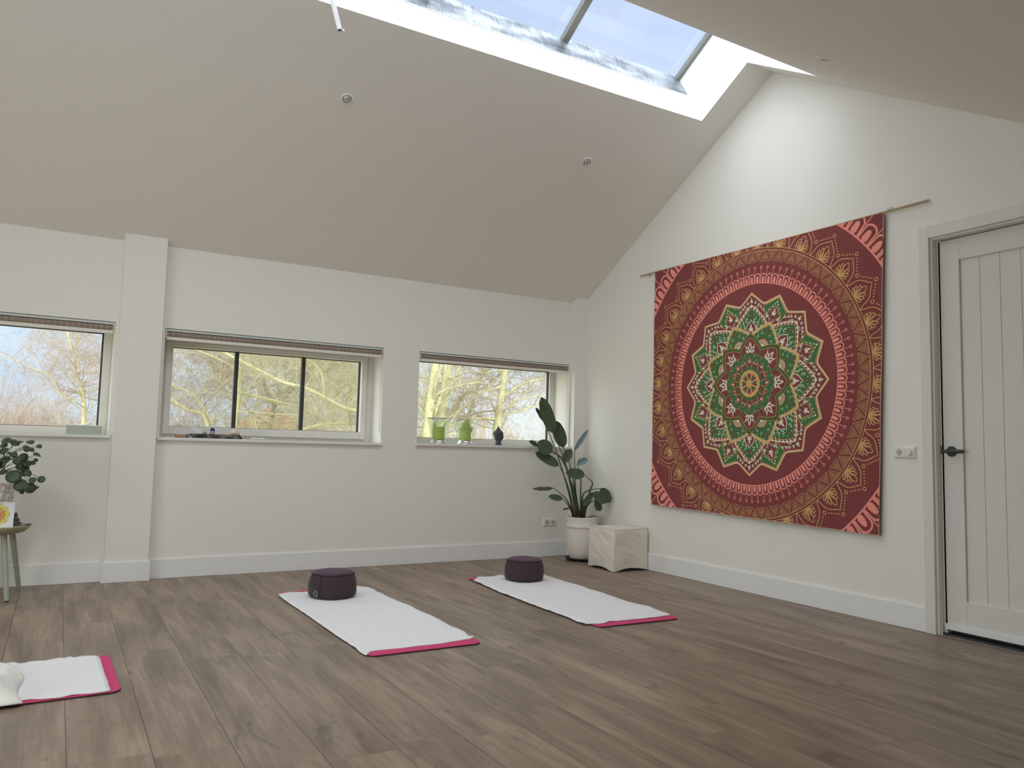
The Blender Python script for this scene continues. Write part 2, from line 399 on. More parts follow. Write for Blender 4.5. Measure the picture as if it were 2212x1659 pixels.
def dots_mat(name, base, dot, scale, thr=.25, rough=.7):
    m = bpy.data.materials.new(name); m.use_nodes = True
    nt = m.node_tree; N = nt.nodes; L = nt.links; b = N['Principled BSDF']; b.inputs['Roughness'].default_value = rough
    tc = N.new('ShaderNodeTexCoord'); v = N.new('ShaderNodeTexVoronoi'); v.inputs['Scale'].default_value = scale; v.inputs['Randomness'].default_value = .15
    mp = N.new('ShaderNodeMapping'); mp.inputs['Rotation'].default_value = (0, R(45), 0); L.new(tc.outputs['Object'], mp.inputs[0]); L.new(mp.outputs[0], v.inputs[0])
    r = N.new('ShaderNodeValToRGB'); r.color_ramp.elements[0].position = thr; r.color_ramp.elements[1].position = thr+.06
    r.color_ramp.elements[0].color = (*dot, 1); r.color_ramp.elements[1].color = (*base, 1)
    L.new(v.outputs['Distance'], r.inputs[0]); L.new(r.outputs[0], b.inputs['Base Color'])
    return m
M['tissuebox'] = dots_mat('dotted_green_card', (.48,.52,.43), (.32,.36,.29), 85, .3)
def crochet_mat():
    m = bpy.data.materials.new('chunky_crochet'); m.use_nodes = True
    nt = m.node_tree; N = nt.nodes; L = nt.links; b = N['Principled BSDF']; b.inputs['Roughness'].default_value = .95
    tc = N.new('ShaderNodeTexCoord'); v = N.new('ShaderNodeTexVoronoi'); v.inputs['Scale'].default_value = 34; v.feature = 'DISTANCE_TO_EDGE'
    L.new(tc.outputs['Object'], v.inputs[0])
    n = N.new('ShaderNodeTexNoise'); n.inputs['Scale'].default_value = 30; L.new(tc.outputs['Object'], n.inputs[0])
    mu = N.new('ShaderNodeMath'); mu.operation = 'MULTIPLY_ADD'; L.new(n.outputs[0], mu.inputs[0]); mu.inputs[1].default_value = -.16; mu.inputs[2].default_value = .085
    ad = N.new('ShaderNodeMath'); L.new(mu.outputs[0], ad.inputs[0]); L.new(v.outputs['Distance'], ad.inputs[1])
    r = N.new('ShaderNodeValToRGB'); r.color_ramp.elements[0].position = .0; r.color_ramp.elements[1].position = .045
    r.color_ramp.elements[0].color = (.07,.055,.05,1); r.color_ramp.elements[1].color = (.80,.75,.71,1)
    L.new(ad.outputs[0], r.inputs[0]); L.new(r.outputs[0], b.inputs['Base Color'])
    bp = N.new('ShaderNodeBump'); bp.inputs['Strength'].default_value = 1; bp.inputs['Distance'].default_value = .008
    L.new(v.outputs['Distance'], bp.inputs['Height']); L.new(bp.outputs[0], b.inputs['Normal'])
    return m
M['cotton'] = crochet_mat()
def candle_glass():
    m = pane_mat('ribbed_glass', (.95,.97,.93), .035, .06)
    return m
M['cup'] = candle_glass()
# ------------------------------------------------------------------ structure: floor, walls, ceiling
def struct(o): o['kind'] = 'structure'; return o
struct(MB().box(XB, .02, YN, .02, -.06, 0).build('floor', M['floor']))

WIN = [(-5.80, -4.133, 1.012, 1.846), (-3.80, -2.081, 1.005, 1.836), (-1.750, -.160, 1.012, 1.836)]
SILLZ = [1.030, 1.025, 1.032]
def wall_with_holes():
    mb = MB(); y0, y1 = 0, .36
    xs = [XB-.2] + [v for w in WIN for v in (w[0], w[1])] + [.2]
    for i in range(0, len(xs), 2): mb.box(xs[i], xs[i+1], y0, y1, -.3, H1+.02)
    for (a, b, z0, z1) in WIN:
        mb.box(a, b, y0, y1, -.3, z0); mb.box(a, b, y0, y1, z1, H1+.02)
    # the two shallow columns
    for a, b in ((-4.1095, -3.8272), (-.1424, 0)):
        mb.prism_x([(0, 0), (-.0691, 0), (-.0691, zl(-.0691)), (0, zl(0))], a, b)
    return struct(mb.build('wall_left', M['wall']))
wall_with_holes()
DY0, DY1, DH = -3.556, -4.50, 2.322
def gable():
    mb = MB(); x0, x1 = 0, .22
    mb.prism_x([(0,-.3), (DY0,-.3), (DY0, zr(DY0)+.02), (-RY, HR+.02), (0, H1+.02)], x0, x1)
    mb.prism_x([(DY0, DH), (DY1, DH), (DY1, zr(DY1)+.02), (DY0, zr(DY0)+.02)], x0, x1)
    mb.prism_x([(DY1,-.3), (YN,-.3), (YN, zr(YN)+.02), (DY1, zr(DY1)+.02)], x0, x1)
    return struct(mb.build('wall_right', M['wall']))
gable()
struct(MB().box(XB-.2, .2, YN-.2, YN, -.3, zr(YN)+.05).build('wall_near', M['wall']))
def back_wall():
    mb = MB(); x0, x1 = XB-.2, XB
    wy0, wy1, wz = -2.5, -5.7, 1.84
    mb.prism_x([(.0,-.3), (wy0,-.3), (wy0, zr(wy0)+.02), (-RY, HR+.02), (0, H1+.02)], x0, x1)
    mb.prism_x([(wy0, wz), (wy1, wz), (wy1, zr(wy1)+.02), (wy0, zr(wy0)+.02)], x0, x1)
    mb.prism_x([(wy1,-.3), (YN,-.3), (YN, zr(YN)+.02), (wy1, zr(wy1)+.02)], x0, x1)
    struct(mb.build('wall_back', M['wall']))
    w = struct(empty('window_5', (XB, -4.1, 0)))  # unseen glazing, added to let daylight in from behind the camera
    f = MB()
    for y in (-1.57, -.52, .52, 1.57): f.box(-.16, -.10, y-.03, y+.03, .03, 1.81)
    for z in (0.0, 1.78): f.box(-.16, -.10, -1.6, 1.6, z, z+.06)
    f.build('window_frame', M['frame'], w)
    MB().box(-.135, -.125, -1.59, 1.59, .05, 1.8).build('pane', M['glass'], w)
back_wall()

def ceiling():
    mb = MB()
    HV = .36; yo, yr = -1.915, -2.98
    hw = .545
    def up(y, z, h, sgn): return (y + sgn*h*ST, z + h*CT)
    # end strip next to the gable and the part beyond the roof light: full thickness
    for x0, x1 in ((-.27, .2), (XB-.2, -5.82)):
        t = hw/CT
        mb.prism_x([(.45, zl(.45)), (-RY, HR), (-RY, HR+t), (.45, zl(.45)+t)], x0, x1)
        mb.prism_x([(YN-.2, zr(YN-.2)), (-RY, HR), (-RY, HR+t), (YN-.2, zr(YN-.2)+t)], x0, x1)
    h = .301
    mb.prism_x([(.45, zl(.45)), (yo, zl(yo)), up(yo, zl(yo), h, 1), up(.45, zl(.45), h, 1)], -5.82, -.27)
    Q = lambda a, b, x0, x1: mb.prism_x([(a, zr(a)), (b, zr(b)), up(b, zr(b), h, -1), up(a, zr(a), h, -1)], x0, x1)
    Q(YN-.2, yr, -5.82, RWX0); Q(YN-.2, yr, RWX1, -.27); Q(YN-.2, RWY1, RWX0, RWX1); Q(RWY0, yr, RWX0, RWX1)
    o = struct(mb.build('ceiling', [M['ceiling'], M['well']]))
    me = o.data
    for p in me.polygons:      # the lining of the roof light's shaft is a brighter white
        c = p.center; n = p.normal
        inside = -5.83 < c.x < -.26
        if (abs(n.x) > .9 and inside) or (inside and c.z > 3.45 and abs(n.z) < .95 and ((c.y > yo-.01 and c.y < yo+.2 and n.y < -.3) or (c.y < yr+.01 and c.y > yr-.2 and n.y > .3))):
            p.material_index = 1
ceiling()

def extra_roof_opening():
    w = struct(empty('window_6', (0, 0, 0))); mb = MB()  # unseen opening, added to bring more daylight to floor and walls
    def S(mb, xa, xb, ya, yb, h0, h1):
        P = lambda x, y, h: (x, y-h*ST, zr(y)+h*CT)
        mb.hexa([P(xa,ya,h0),P(xa,yb,h0),P(xa,yb,h1),P(xa,ya,h1),P(xb,ya,h0),P(xb,yb,h0),P(xb,yb,h1),P(xb,ya,h1)])
    a, b, c, d = RWX0+.0005, RWX1-.0005, RWY0-.0005, RWY1+.0005; t = .06
    for q in ((a,a+t,c,d),(b-t,b,c,d),(a+t,b-t,c,c-t),(a+t,b-t,d+t,d)): S(mb, *q, .22, .30)
    mb.build('window_frame', M['frame'], w)
    mb = MB(); S(mb, a+t, b-t, c-t, d+t, .255, .265); mb.build('pane', M['glass'], w)
extra_roof_opening()

# baseboards
def baseboards():
    h, t = .14, .015
    mb = MB(); mb.box(XB, -4.1095, -t, 0, 0, h)
    mb.box(-3.8272, -.1424, -t, 0, 0, h)
    mb.box(-4.1095-t, -3.8272+t, -.0691-t, 0.0, 0, h-.0)
    mb.box(-.1424-t, -t, -.0691-t, 0.0, 0, h)
    struct(mb.build('baseboard_left', M['trim'], bevel=.003))
    mb = MB(); mb.box(-t, 0, -3.494, -.0691-t, 0, h); mb.box(-t, 0, YN, -4.565, 0, h)
    struct(mb.build('baseboard_right', M['trim'], bevel=.003))
baseboards()

# door
def door():
    d = struct(empty('door_1', (0, DY0, 0)))
    L = lambda y: y - DY0
    mb = MB()     # casing
    mb.box(-.02, -.0005, L(-3.556), L(-3.494), 0, 2.395)
    mb.box(-.02, -.0005, L(-4.565), L(-4.50), 0, 2.395)
    mb.box(-.02, -.0005, L(-4.50), L(-3.556), 2.322, 2.395)
    mb.build('door_casing', M['door'], d, bevel=.002)
    mb = MB()     # jamb and stop
    mb.box(-.001, .15, -.012, -.0005, 0, 2.322); mb.box(-.001, .15, L(DY1)+.0005, L(DY1)+.012, 0, 2.322); mb.box(-.001, .15, L(DY1)+.012, -.012, 2.309, 2.322)
    mb.box(.05, .15, -.028, -.012, 0, 2.309); mb.box(.05, .15, L(DY1)+.012, L(DY1)+.028, 0, 2.309)
    mb.build('door_frame', M['door'], d)
    a, b = L(-3.5735), L(-4.483)       # leaf
    z0, z1 = .034, 2.303
    mb = MB()
    mb.box(.050, .09, a-.122, a, z0, z1); mb.box(.050, .09, b, b+.122, z0, z1)
    mb.box(.050, .09, b+.1225, a-.1225, 2.175, z1); mb.box(.050, .09, b+.1225, a-.1225, z0, .205)
    lf = mb.build('door_leaf', M['door'], d, bevel=.0015)
    mb = MB(); y = a-.122; n = 6; w = (a-.122-(b+.122))/n
    for i in range(n):
        mb.box(.0645, .085, y-w+.0018, y-.0018, .2, 2.18); y -= w
    mb.box(.069, .085, b+.12, a-.12, .2, 2.18)
    mb.build('door_panel', M['door'], d, bevel=.001)
    MB().box(.038, .052, b, a, .034, .066).build('drip_rail', M['trim'], d, bevel=.001)
    MB().box(.03, .20, L(DY1)+.012, -.012, -.002, .012).build('threshold', M['black'], d)
    MB().box(.095, .16, L(DY1)+.012, -.012, 0, 2.3).build('rebate', M['gasket'], d)
    hd = MB()
    hd.tube([(.050, 0, 0), (.042, 0, 0)], .030, 28)
    hd.tube([(.044, 0, 0), (.006, 0, 0)], [.011, .010], 16)
    hd.tube([(.006, .032, .0), (.006, .018, 0), (.005, 0, 0), (.004, -.03, 0), (.004, -.06, 0), (.006, -.088, 0), (.008, -.094, 0)], [.006, .010, .0115, .0115, .012, .0105, .005], 12)
    o = hd.build('door_handle', M['black'], d, auto=True); o.location = (0, L(-3.632), 1.052)
    MB().box(.046, .052, L(-3.5735), L(-3.566), 1.035, 1.085).build('strike_plate', M['black'], d, bevel=.002)
door()

# windows
M['fabric_white'] = M['paper']
def window(i, gx0, gx1, gz0, gz1, bars, sash):
    x0, x1, z0, z1 = WIN[i]; w = struct(empty('window_%d' % (i+1), ((x0+x1)/2, .25, z0))); ox, oy, oz = w.location
    def B(a, b, c, d_, e, f): return MB().box(a-ox, b-ox, c-oy, d_-oy, e-oz, f-oz)
    def ringmb(mb, X0, X1, Z0, Z1, x0_, x1_, z0_, z1_, ya, yb):
        mb.box(x0_-ox, X0-ox, ya-oy, yb-oy, z0_-oz, z1_-oz); mb.box(X1-ox, x1_-ox, ya-oy, yb-oy, z0_-oz, z1_-oz)
        mb.box(X0-ox, X1-ox, ya-oy, yb-oy, z0_-oz, Z0-oz); mb.box(X0-ox, X1-ox, ya-oy, yb-oy, Z1-oz, z1_-oz)
    e = .0006
    mb = MB()
    if sash:
        ringmb(mb, gx0-.03, gx1+.03, gz0-.03, gz1+.03, x0+e, x1-e, SILLZ[i], z1-e, .25, .34)
        mb.build('window_frame', M['frame'], w, bevel=.003)
        mb = MB(); ringmb(mb, gx0, gx1, gz0, gz1, gx0-.045, gx1+.045, gz0-.06, gz1+.04, .225, .30)
        mb.build('window_sash', M['frame'], w, bevel=.004)
    else:
        ringmb(mb, gx0, gx1, gz0, gz1, x0+e, x1-e, SILLZ[i], z1-e, .25, .34)
        mb.build('window_frame', M['frame'], w, bevel=.003)
    mb = MB(); ringmb(mb, gx0+.006, gx1-.012, gz0+.004, gz1-.006, gx0, gx1, gz0, gz1, .275, .30); mb.build('gasket', M['gasket'], w)
    B(gx0, gx1, .286, .292, gz0, gz1).build('pane', M['glass'], w)
    for bx in bars: B(bx-.015, bx+.015, .262, .298, gz0, gz1).build('glazing_bar', M['gasket'], w)
    s = B(x0-.012, x1+.012, -.030, 0, SILLZ[i]-.022, SILLZ[i]); s.box(x0+e-ox, x1-e-ox, -oy, .25-oy, SILLZ[i]-.022-oz, SILLZ[i]-oz)
    s.build('window_sill', M['sill'], w, bevel=.003)
    return w
window(0, -5.71, -4.190, 1.083, 1.790, [], False)
window(1, -3.713, -2.188, 1.112, 1.730, [-3.231, -2.690], True)
window(2, -1.700, -.222, 1.084, 1.780, [], False)

# the roof light
def rooflight():
    w = struct(empty('window_4', (-3.6, -RY, HR))); o = w.location
    X0, X1 = -5.82, -.27
    def slab(mb, x0, x1, d0, d1, h0, h1, side):
        mb.hexa([sp(x0,d0,h0,side)-o, sp(x0,d1,h0,side)-o, sp(x0,d1,h1,side)-o, sp(x0,d0,h1,side)-o,
                 sp(x1,d0,h0,side)-o, sp(x1,d1,h0,side)-o, sp(x1,d1,h1,side)-o, sp(x1,d0,h1,side)-o])
    for side in (1, -1):
        dO = DO if side > 0 else 2.3776*2/CT-2.98/CT
        mb = MB(); slab(mb, X0+.001, X1-.001, dO-.02, dO, .303, HG-.005, side); mb.build('metal_upstand', M['galv'], w)
        if side > 0:
            mb = MB(); slab(mb, X0+.001, X1-.001, dO-.018, dO+.006, .295, .303, side); mb.build('drywall_edge', M['well'], w)
        xs = [X0, -4.71, -3.60, -2.50, -1.39, X1-.03]
        for i, x in enumerate(xs):
            mb = MB()
            if i == 5: slab(mb, x+.0, x+.0295, dO, GR, HG-.045, HG-.002, side)
            else: slab(mb, x-.028, x+.028, dO, GR, HG-.05, HG-.002, side)
            mb.build('glazing_bar', M['barwood'], w, bevel=.003)
        for i in range(5):
            mb = MB(); slab(mb, xs[i]+.001, xs[i+1]-.001 if i < 4 else X1-.001, dO+.002, GR, HG, HG+.012, side); mb.build('pane', M['poly'], w)
            mb = MB(); xe = xs[i+1]-(.028 if i < 4 else 0); slab(mb, xe-.085, xe, dO+.004, GR, HG-.010, HG-.004, side); mb.build('edge_strip', M['edge'], w)
    MB().tube([(X0-o.x, 0, sp(0,GR,HG).z-o.z-.03), (X1-.002-o.x, 0, sp(0,GR,HG).z-o.z-.03)], .035, 8).build('ridge_beam', M['barwood'], w)
M['barwood'] = mat('bar_grey_brown', (.24,.225,.20), .4, metal=.35, var=.25, vscale=5)
M['edge'] = pane_mat('edge_strip_film', (.84,.86,.88), .12, .03)
rooflight()

# ------------------------------------------------------------------ ceiling fittings
def spot(x, y, side, label):
    z = zl(y) if side > 0 else zr(y)
    t = empty('recessed_spotlight', (x, y, z)); tag(t, label, 'ceiling light', 'recessed ceiling spotlights')
    n = Vector((0, -ST*side, -CT)); t.rotation_euler = n.to_track_quat('Z', 'Y').to_euler()
    MB().lathe([(.030,.0005), (.030,.004), (.034,.006), (.041,.005), (.043,.0015), (.043,.0)], n=40, cap=False).build('trim_ring', M['trim'], t, smooth=True)
    MB().lathe([(.0299,.004), (.0295,-.001), (.026,.001), (.025,.003)], n=36, cap=False).build('inner_ring', M['steel'], t, smooth=True)
    MB().lathe([(.0255,.001), (.024,.004), (.018,.0095), (.009,.013), (.0001,.014)], n=30, cap=False).build('lens', M['lens'], t, smooth=True)
    return t
M['lens'] = mat('lamp_lens', (.62,.62,.60), .12, metal=.6, bump=.4, bscale=60)
s0 = spot(-2.934, -1.400, 1, 'small round recessed spotlight in the sloping ceiling, below the hanging white rod')
s1 = copy_tree(s0); s1.location = (-.982, -1.389, zl(-1.389)); s1['label'] = 'small round recessed spotlight in the sloping ceiling above the right window'
s2 = spot(-1.032, -3.616, -1, 'small recessed spotlight seen edge-on in the ceiling slope right of the roof light')

def rod():
    a = Vector((-3.241, -2.2, 3.285)); b = Vector((-3.375, -2.2, 3.72))
    t = empty('opening_rod', a); tag(t, 'thin white hollow rod hanging from the roof light, open end down', 'rod')
    MB().tube([(0,0,0), b-a], .0135, 20).build('tube', M['trim'], t, auto=True)
    d = (b-a).normalized()
    MB().tube([-d*.0025, d*.004], [.0105, .0105], 16).build('dark_end_disc', M['gasket'], t)  # dark disc, its colour stands for the shade inside the tube
    MB().tube([-d*.004, -d*.001], [.0138,.0138], 20, cap=False).build('end_rim', M['steel'], t)
    MB().tube([Vector((.013,0,.004)), Vector((.026,-.002,-.002))], .004, 8).build('pin', M['chrome'], t)
rod()

# ------------------------------------------------------------------ blinds
def blind(x0, x1, ztop, label, chain=True):
    t = empty('roller_blind', (x0, 0, ztop)); tag(t, label, 'blind', 'rolled-up blinds over the windows'); w = x1-x0
    MB().box(.002, w-.002, .004, .055, -.020, -.005).build('headrail', M['railgrey'], t, bevel=.002)
    f = MB(); n = 14
    pr = [(.0265+.0215*math.cos(2*PI*k/n), -.0415+.0215*math.sin(2*PI*k/n)) for k in range(n)]
    f.prism_x(pr, .012, w-.016); f.build('rolled_fabric', M['blindfab'], t, auto=True)
    MB().box(.010, w-.012, .001, .012, -.086, -.062).build('bottom_bar', M['blindbar'], t, bevel=.003)
    for x in (.002, w-.011): MB().box(x, x+.009, .003, .052, -.066, -.019).build('bracket', M['bracket'], t, bevel=.002)
    if chain:
        m = MB()
        for dy in (.018, .034):
            m.tube([(w-.0045, dy, -.05), (w-.0045, dy+.001, -.4), (w-.0045, .025+(dy-.025)*.6, -.70)], .0012, 6)
        m.build('pull_chain', M['railgrey'], t)
        c = MB()
        for k in range(9):
            a = PI*k/8; c.ball((w-.006, .026-.011*math.cos(a), -.705-.012*math.sin(a)), .0028,.0028,.0028, 8, 6)
        c.ball((w-.007, .026, -.735), .004, .004, .008, 8, 6)
        c.build('chain_loop', M['chrome'], t, smooth=True)
    return t
blind(-5.796, -4.134, 1.846, 'rolled-up brown woven blind over the window left of the column')
blind(-3.798, -2.082, 1.836, 'rolled-up brown woven blind over the wide three-pane middle window')
blind(-1.748, -.162, 1.836, 'rolled-up brown woven blind over the right window beside the corner')

# ------------------------------------------------------------------ sockets
def schuko(mb_parent, x, z, k):
    MB().lathe([(.0215,.0), (.0215,.0015), (.0205,.0015), (.0195,-.010), (.0001,-.010)], n=32, cap=False).build('socket_well', M['greywell'], mb_parent, smooth=False)
M['greywell'] = mat('socket_grey', (.50,.49,.47), .5)
def socket_plate(loc, rz, label, kinds, wid, hgt):
    t = empty('wall_socket', loc, rz); tag(t, label, 'socket')
    # local: plate in the XZ plane, facing -Y
    mb = MB(); a, b = wid/2, hgt/2; i = .010
    v = [(-a,0,-b),(a,0,-b),(a,0,b),(-a,0,b),(-a+i,-.010,-b+i),(a-i,-.010,-b+i),(a-i,-.010,b-i),(-a+i,-.010,b-i)]
    mb.add(v, [(0,1,5,4),(1,2,6,5),(2,3,7,6),(3,0,4,7),(4,5,6,7)])
    mb.build('frame_plate', M['plastic'], t, bevel=.0015)
    n = len(kinds); cw = (wid-2*i)/n
    for k, kd in enumerate(kinds):
        cx = -a+i+cw*(k+.5)
        r = min(.0205, cw*.42)
        if kd == 's':
            MB().box(cx-cw/2+.0012, cx+cw/2-.0012, -.0125, -.0095, -b+i+.002, b-i-.002).build('socket_insert', M['plastic'], t, bevel=.0008)
            o = MB().lathe([(r,.0006), (r,.0014), (r-.0015,.0014)], n=28, cap=False)
            o.lathe([(r-.0015,.0008), (.0001,.0008)], n=28, m=1, cap=False)
            for s in (-1, 1): o.lathe([(.0028,.0010), (.0028,.0018), (.0001,.0018)], (s*r*.42, 0, 0), 10, 2)
            for s in (-1, 1): o.box(-.003, .003, s*r*.85-.0022, s*r*.85+.0022, .0009, .002, 2)
            ob = o.build('socket_face', [M['plastic'], M['greywell'], M['gasket']], t)
            ob.location = (cx, -.0125, 0); ob.rotation_euler = (PI/2, 0, 0)
        else:
            MB().box(cx-cw/2+.0012, cx+cw/2-.0012, -.0125, -.0095, -b+i+.002, b-i-.002).build('dimmer_insert', M['plastic'], t, bevel=.0008)
            o = MB().lathe([(r,0), (r,.006), (r*.9,.014), (r*.86,.0155), (.0001,.0155)], n=32, cap=False)
            ob = o.build('dimmer_knob', M['plastic'], t, auto=True); ob.location = (cx, -.0125, 0); ob.rotation_euler = (PI/2, 0, 0)
    return t
socket_plate((-.358, 0, .314), 0, 'white double wall socket low on the wall left of the white plant pot', 'ss', .155, .083)
socket_plate((0, -3.378, 1.041), -PI/2, 'white socket and round dimmer plate on the wall between the tapestry and the door', 'sd', .150, .080)

# ------------------------------------------------------------------ tapestry
def srgb_mats():
    return [mat('tapestry_maroon', (.245,.068,.068), .95, bump=.25, bscale=500, var=.10, vscale=3, spec=.1, stretch=(1,5,1)),
            mat('print_coral', (.93,.33,.27), .9, var=.08, vscale=30, spec=.1),
            mat('print_gold', (.70,.43,.18), .9, var=.10, vscale=20, spec=.1),
            mat('print_green', (.072,.185,.075), .9, var=.18, vscale=40, spec=.1),
            mat('print_cream', (.80,.76,.60), .9, var=.05, vscale=40, spec=.1),
            mat('hem_thread', (.75,.62,.55), .9),
            mat('print_dark_green', (.055,.12,.045), .9, var=.15, vscale=40, spec=.1)]
MAR, COR, GLD, GRN, CRM, HEM, DGR = range(7)
A0, A1, B0, B1 = -1.108, 1.072, -.995, 1.040
class Tap:
    def __init__(s): s.v = []; s.f = []; s.m = []
    def wave(s, a, b):
        d = (B1-b)/(B1-B0)
        return .0035*math.sin(a*15+.9*math.sin(b*2.3))*(.4+.6*d) + .0012*math.sin(a*33+1+b*1.3)*(1-abs(2*d-1)*.5) + .010*d*d*(.5+.5*math.sin(a*4+.5)) + .002*math.sin(b*9+a*3)
    def world(s, a, b, layer):
        u = (a-A0)/(A1-A0); v = (b-B0)/(B1-B0)
        # corners as they hang: bottom right drawn in a little, top right a little low
        da = (1-v)*(u*(-.060) + (1-u)*(-.006)) ; db = -(v)*.022*(u) - (1-v)*(-.020*(1-u)*1.0 + .012*u)
        x = -.030 - s.wave(a, b) - (0 if layer < 0 else .0008+layer*.00045)
        return (x, -(a+da)-2.206, b+db+1.526+.005)
    def P(s, pts, m, layer, clip=True):
        # clip to the cloth
        for (ax, lim, sg) in () if not clip else ((0,A0+.002,1),(0,A1-.002,-1),(1,B0+.002,1),(1,B1-.002,-1)):
            out = []; n = len(pts)
            for i in range(n):
                p, q = pts[i], pts[(i+1)%n]
                ip, iq = (p[ax]-lim)*sg >= 0, (q[ax]-lim)*sg >= 0
                if ip: out.append(p)
                if ip != iq:
                    t = (lim-p[ax])/(q[ax]-p[ax]); out.append((p[0]+t*(q[0]-p[0]), p[1]+t*(q[1]-p[1])))
            pts = out
            if len(pts) < 3: return
        xs = [p[0] for p in pts]; ys = [p[1] for p in pts]; w_, h_ = max(xs)-min(xs), max(ys)-min(ys)
        if max(w_, h_) > .026:           # long pieces are cut up so that they follow the folds of the cloth
            ax = 0 if w_ >= h_ else 1; mid = (max(xs)+min(xs))/2 if ax == 0 else (max(ys)+min(ys))/2
            for sg in (1, -1):
                out = []; n = len(pts)
                for i in range(n):
                    p, q = pts[i], pts[(i+1)%n]; ip, iq = (p[ax]-mid)*sg >= 0, (q[ax]-mid)*sg >= 0
                    if ip: out.append(p)
                    if ip != iq:
                        t = (mid-p[ax])/(q[ax]-p[ax]); out.append((p[0]+t*(q[0]-p[0]), p[1]+t*(q[1]-p[1])))
                if len(out) >= 3: s.P(out, m, layer, False)
            return
        b = len(s.v); s.v += [s.world(a, c, layer) for a, c in pts]
        s.f.append(list(range(b, b+len(pts)))); s.m.append(m)
    def fan(s, pts, m, layer, c=None):
        n = len(pts)
        if c is None: c = (sum(p[0] for p in pts)/n, sum(p[1] for p in pts)/n)
        for i in range(n): s.P([c, pts[i], pts[(i+1)%n]], m, layer)
    def line(s, pts, w, m, layer, closed=False):
        n = len(pts); off = []
        for i in range(n):
            if closed: a, b = pts[i-1], pts[(i+1)%n]
            else: a, b = pts[max(i-1,0)], pts[min(i+1,n-1)]
            dx, dy = b[0]-a[0], b[1]-a[1]; l = math.hypot(dx, dy) or 1
            off.append((-dy/l*w/2, dx/l*w/2))
        for i in range(n if closed else n-1):
            j = (i+1) % n; p, q = pts[i], pts[j]; o, r = off[i], off[j]
            s.P([(p[0]+o[0],p[1]+o[1]), (p[0]-o[0],p[1]-o[1]), (q[0]-r[0],q[1]-r[1]), (q[0]+r[0],q[1]+r[1])], m, layer)
    def disc(s, c, r, m, layer, n=10): s.P([(c[0]+r*math.cos(2*PI*i/n), c[1]+r*math.sin(2*PI*i/n)) for i in range(n)], m, layer)
    def ring(s, c, r, w, m, layer, n=14): s.line([(c[0]+r*math.cos(2*PI*i/n), c[1]+r*math.sin(2*PI*i/n)) for i in range(n)], w, m, layer, True)
def pol(ang, t, r):
    """tangential offset t and radius r at the spoke ang (degrees, from the right, anticlockwise)"""
    c, s_ = math.cos(R(ang)), math.sin(R(ang)); return (r*c - t*s_, r*s_ + t*c)
def star(n, rt, rv, rot=0, bulge=0.0, k=5):
    """closed outline of a star of n curved petals: tips at rt, notches at rv"""
    pts = []; h = 180/n
    for i in range(n):
        a = rot + i*360/n
        for sgn, rng in ((-1, range(0, k)), (1, range(k, 0, -1))):
            for j in rng:
                u = j/k            # 0 at the notch, 1 at the tip
                ang = a + sgn*h*(1-u)
                r = rv + (rt-rv)*(u**1.5*(1-bulge) + bulge*math.sin(u*PI/2))
                pts.append(pol(ang, 0, r))
    # order: notch->tip->notch
    out = []
    for i in range(n):
        a = rot + i*360/n
        for j in range(0, k+1):
            u = j/k; r = rv + (rt-rv)*(u**1.5*(1-bulge) + bulge*math.sin(u*PI/2)); out.append(pol(a-h*(1-u), 0, r))
        for j in range(k-1, 0, -1):
            u = j/k; r = rv + (rt-rv)*(u**1.5*(1-bulge) + bulge*math.sin(u*PI/2)); out.append(pol(a+h*(1-u), 0, r))
    return out
def petal(ang, r0, r1, w, k=7, p=.75):
    """almond from r0 to r1 of width w on the spoke ang"""
    L_ = []; Rr = []
    for i in range(1, k):
        u = i/k; t = w/2*math.sin(PI*u**p); r = r0+(r1-r0)*u
        L_.append(pol(ang, t, r)); Rr.append(pol(ang, -t, r))
    return [pol(ang,0,r0)] + Rr + [pol(ang,0,r1)] + L_[::-1]
def local(c, rot, pts, sc_=1):
    ca, sa = math.cos(R(rot)), math.sin(R(rot)); return [(c[0]+sc_*(x*ca-y*sa), c[1]+sc_*(x*sa+y*ca)) for x, y in pts]
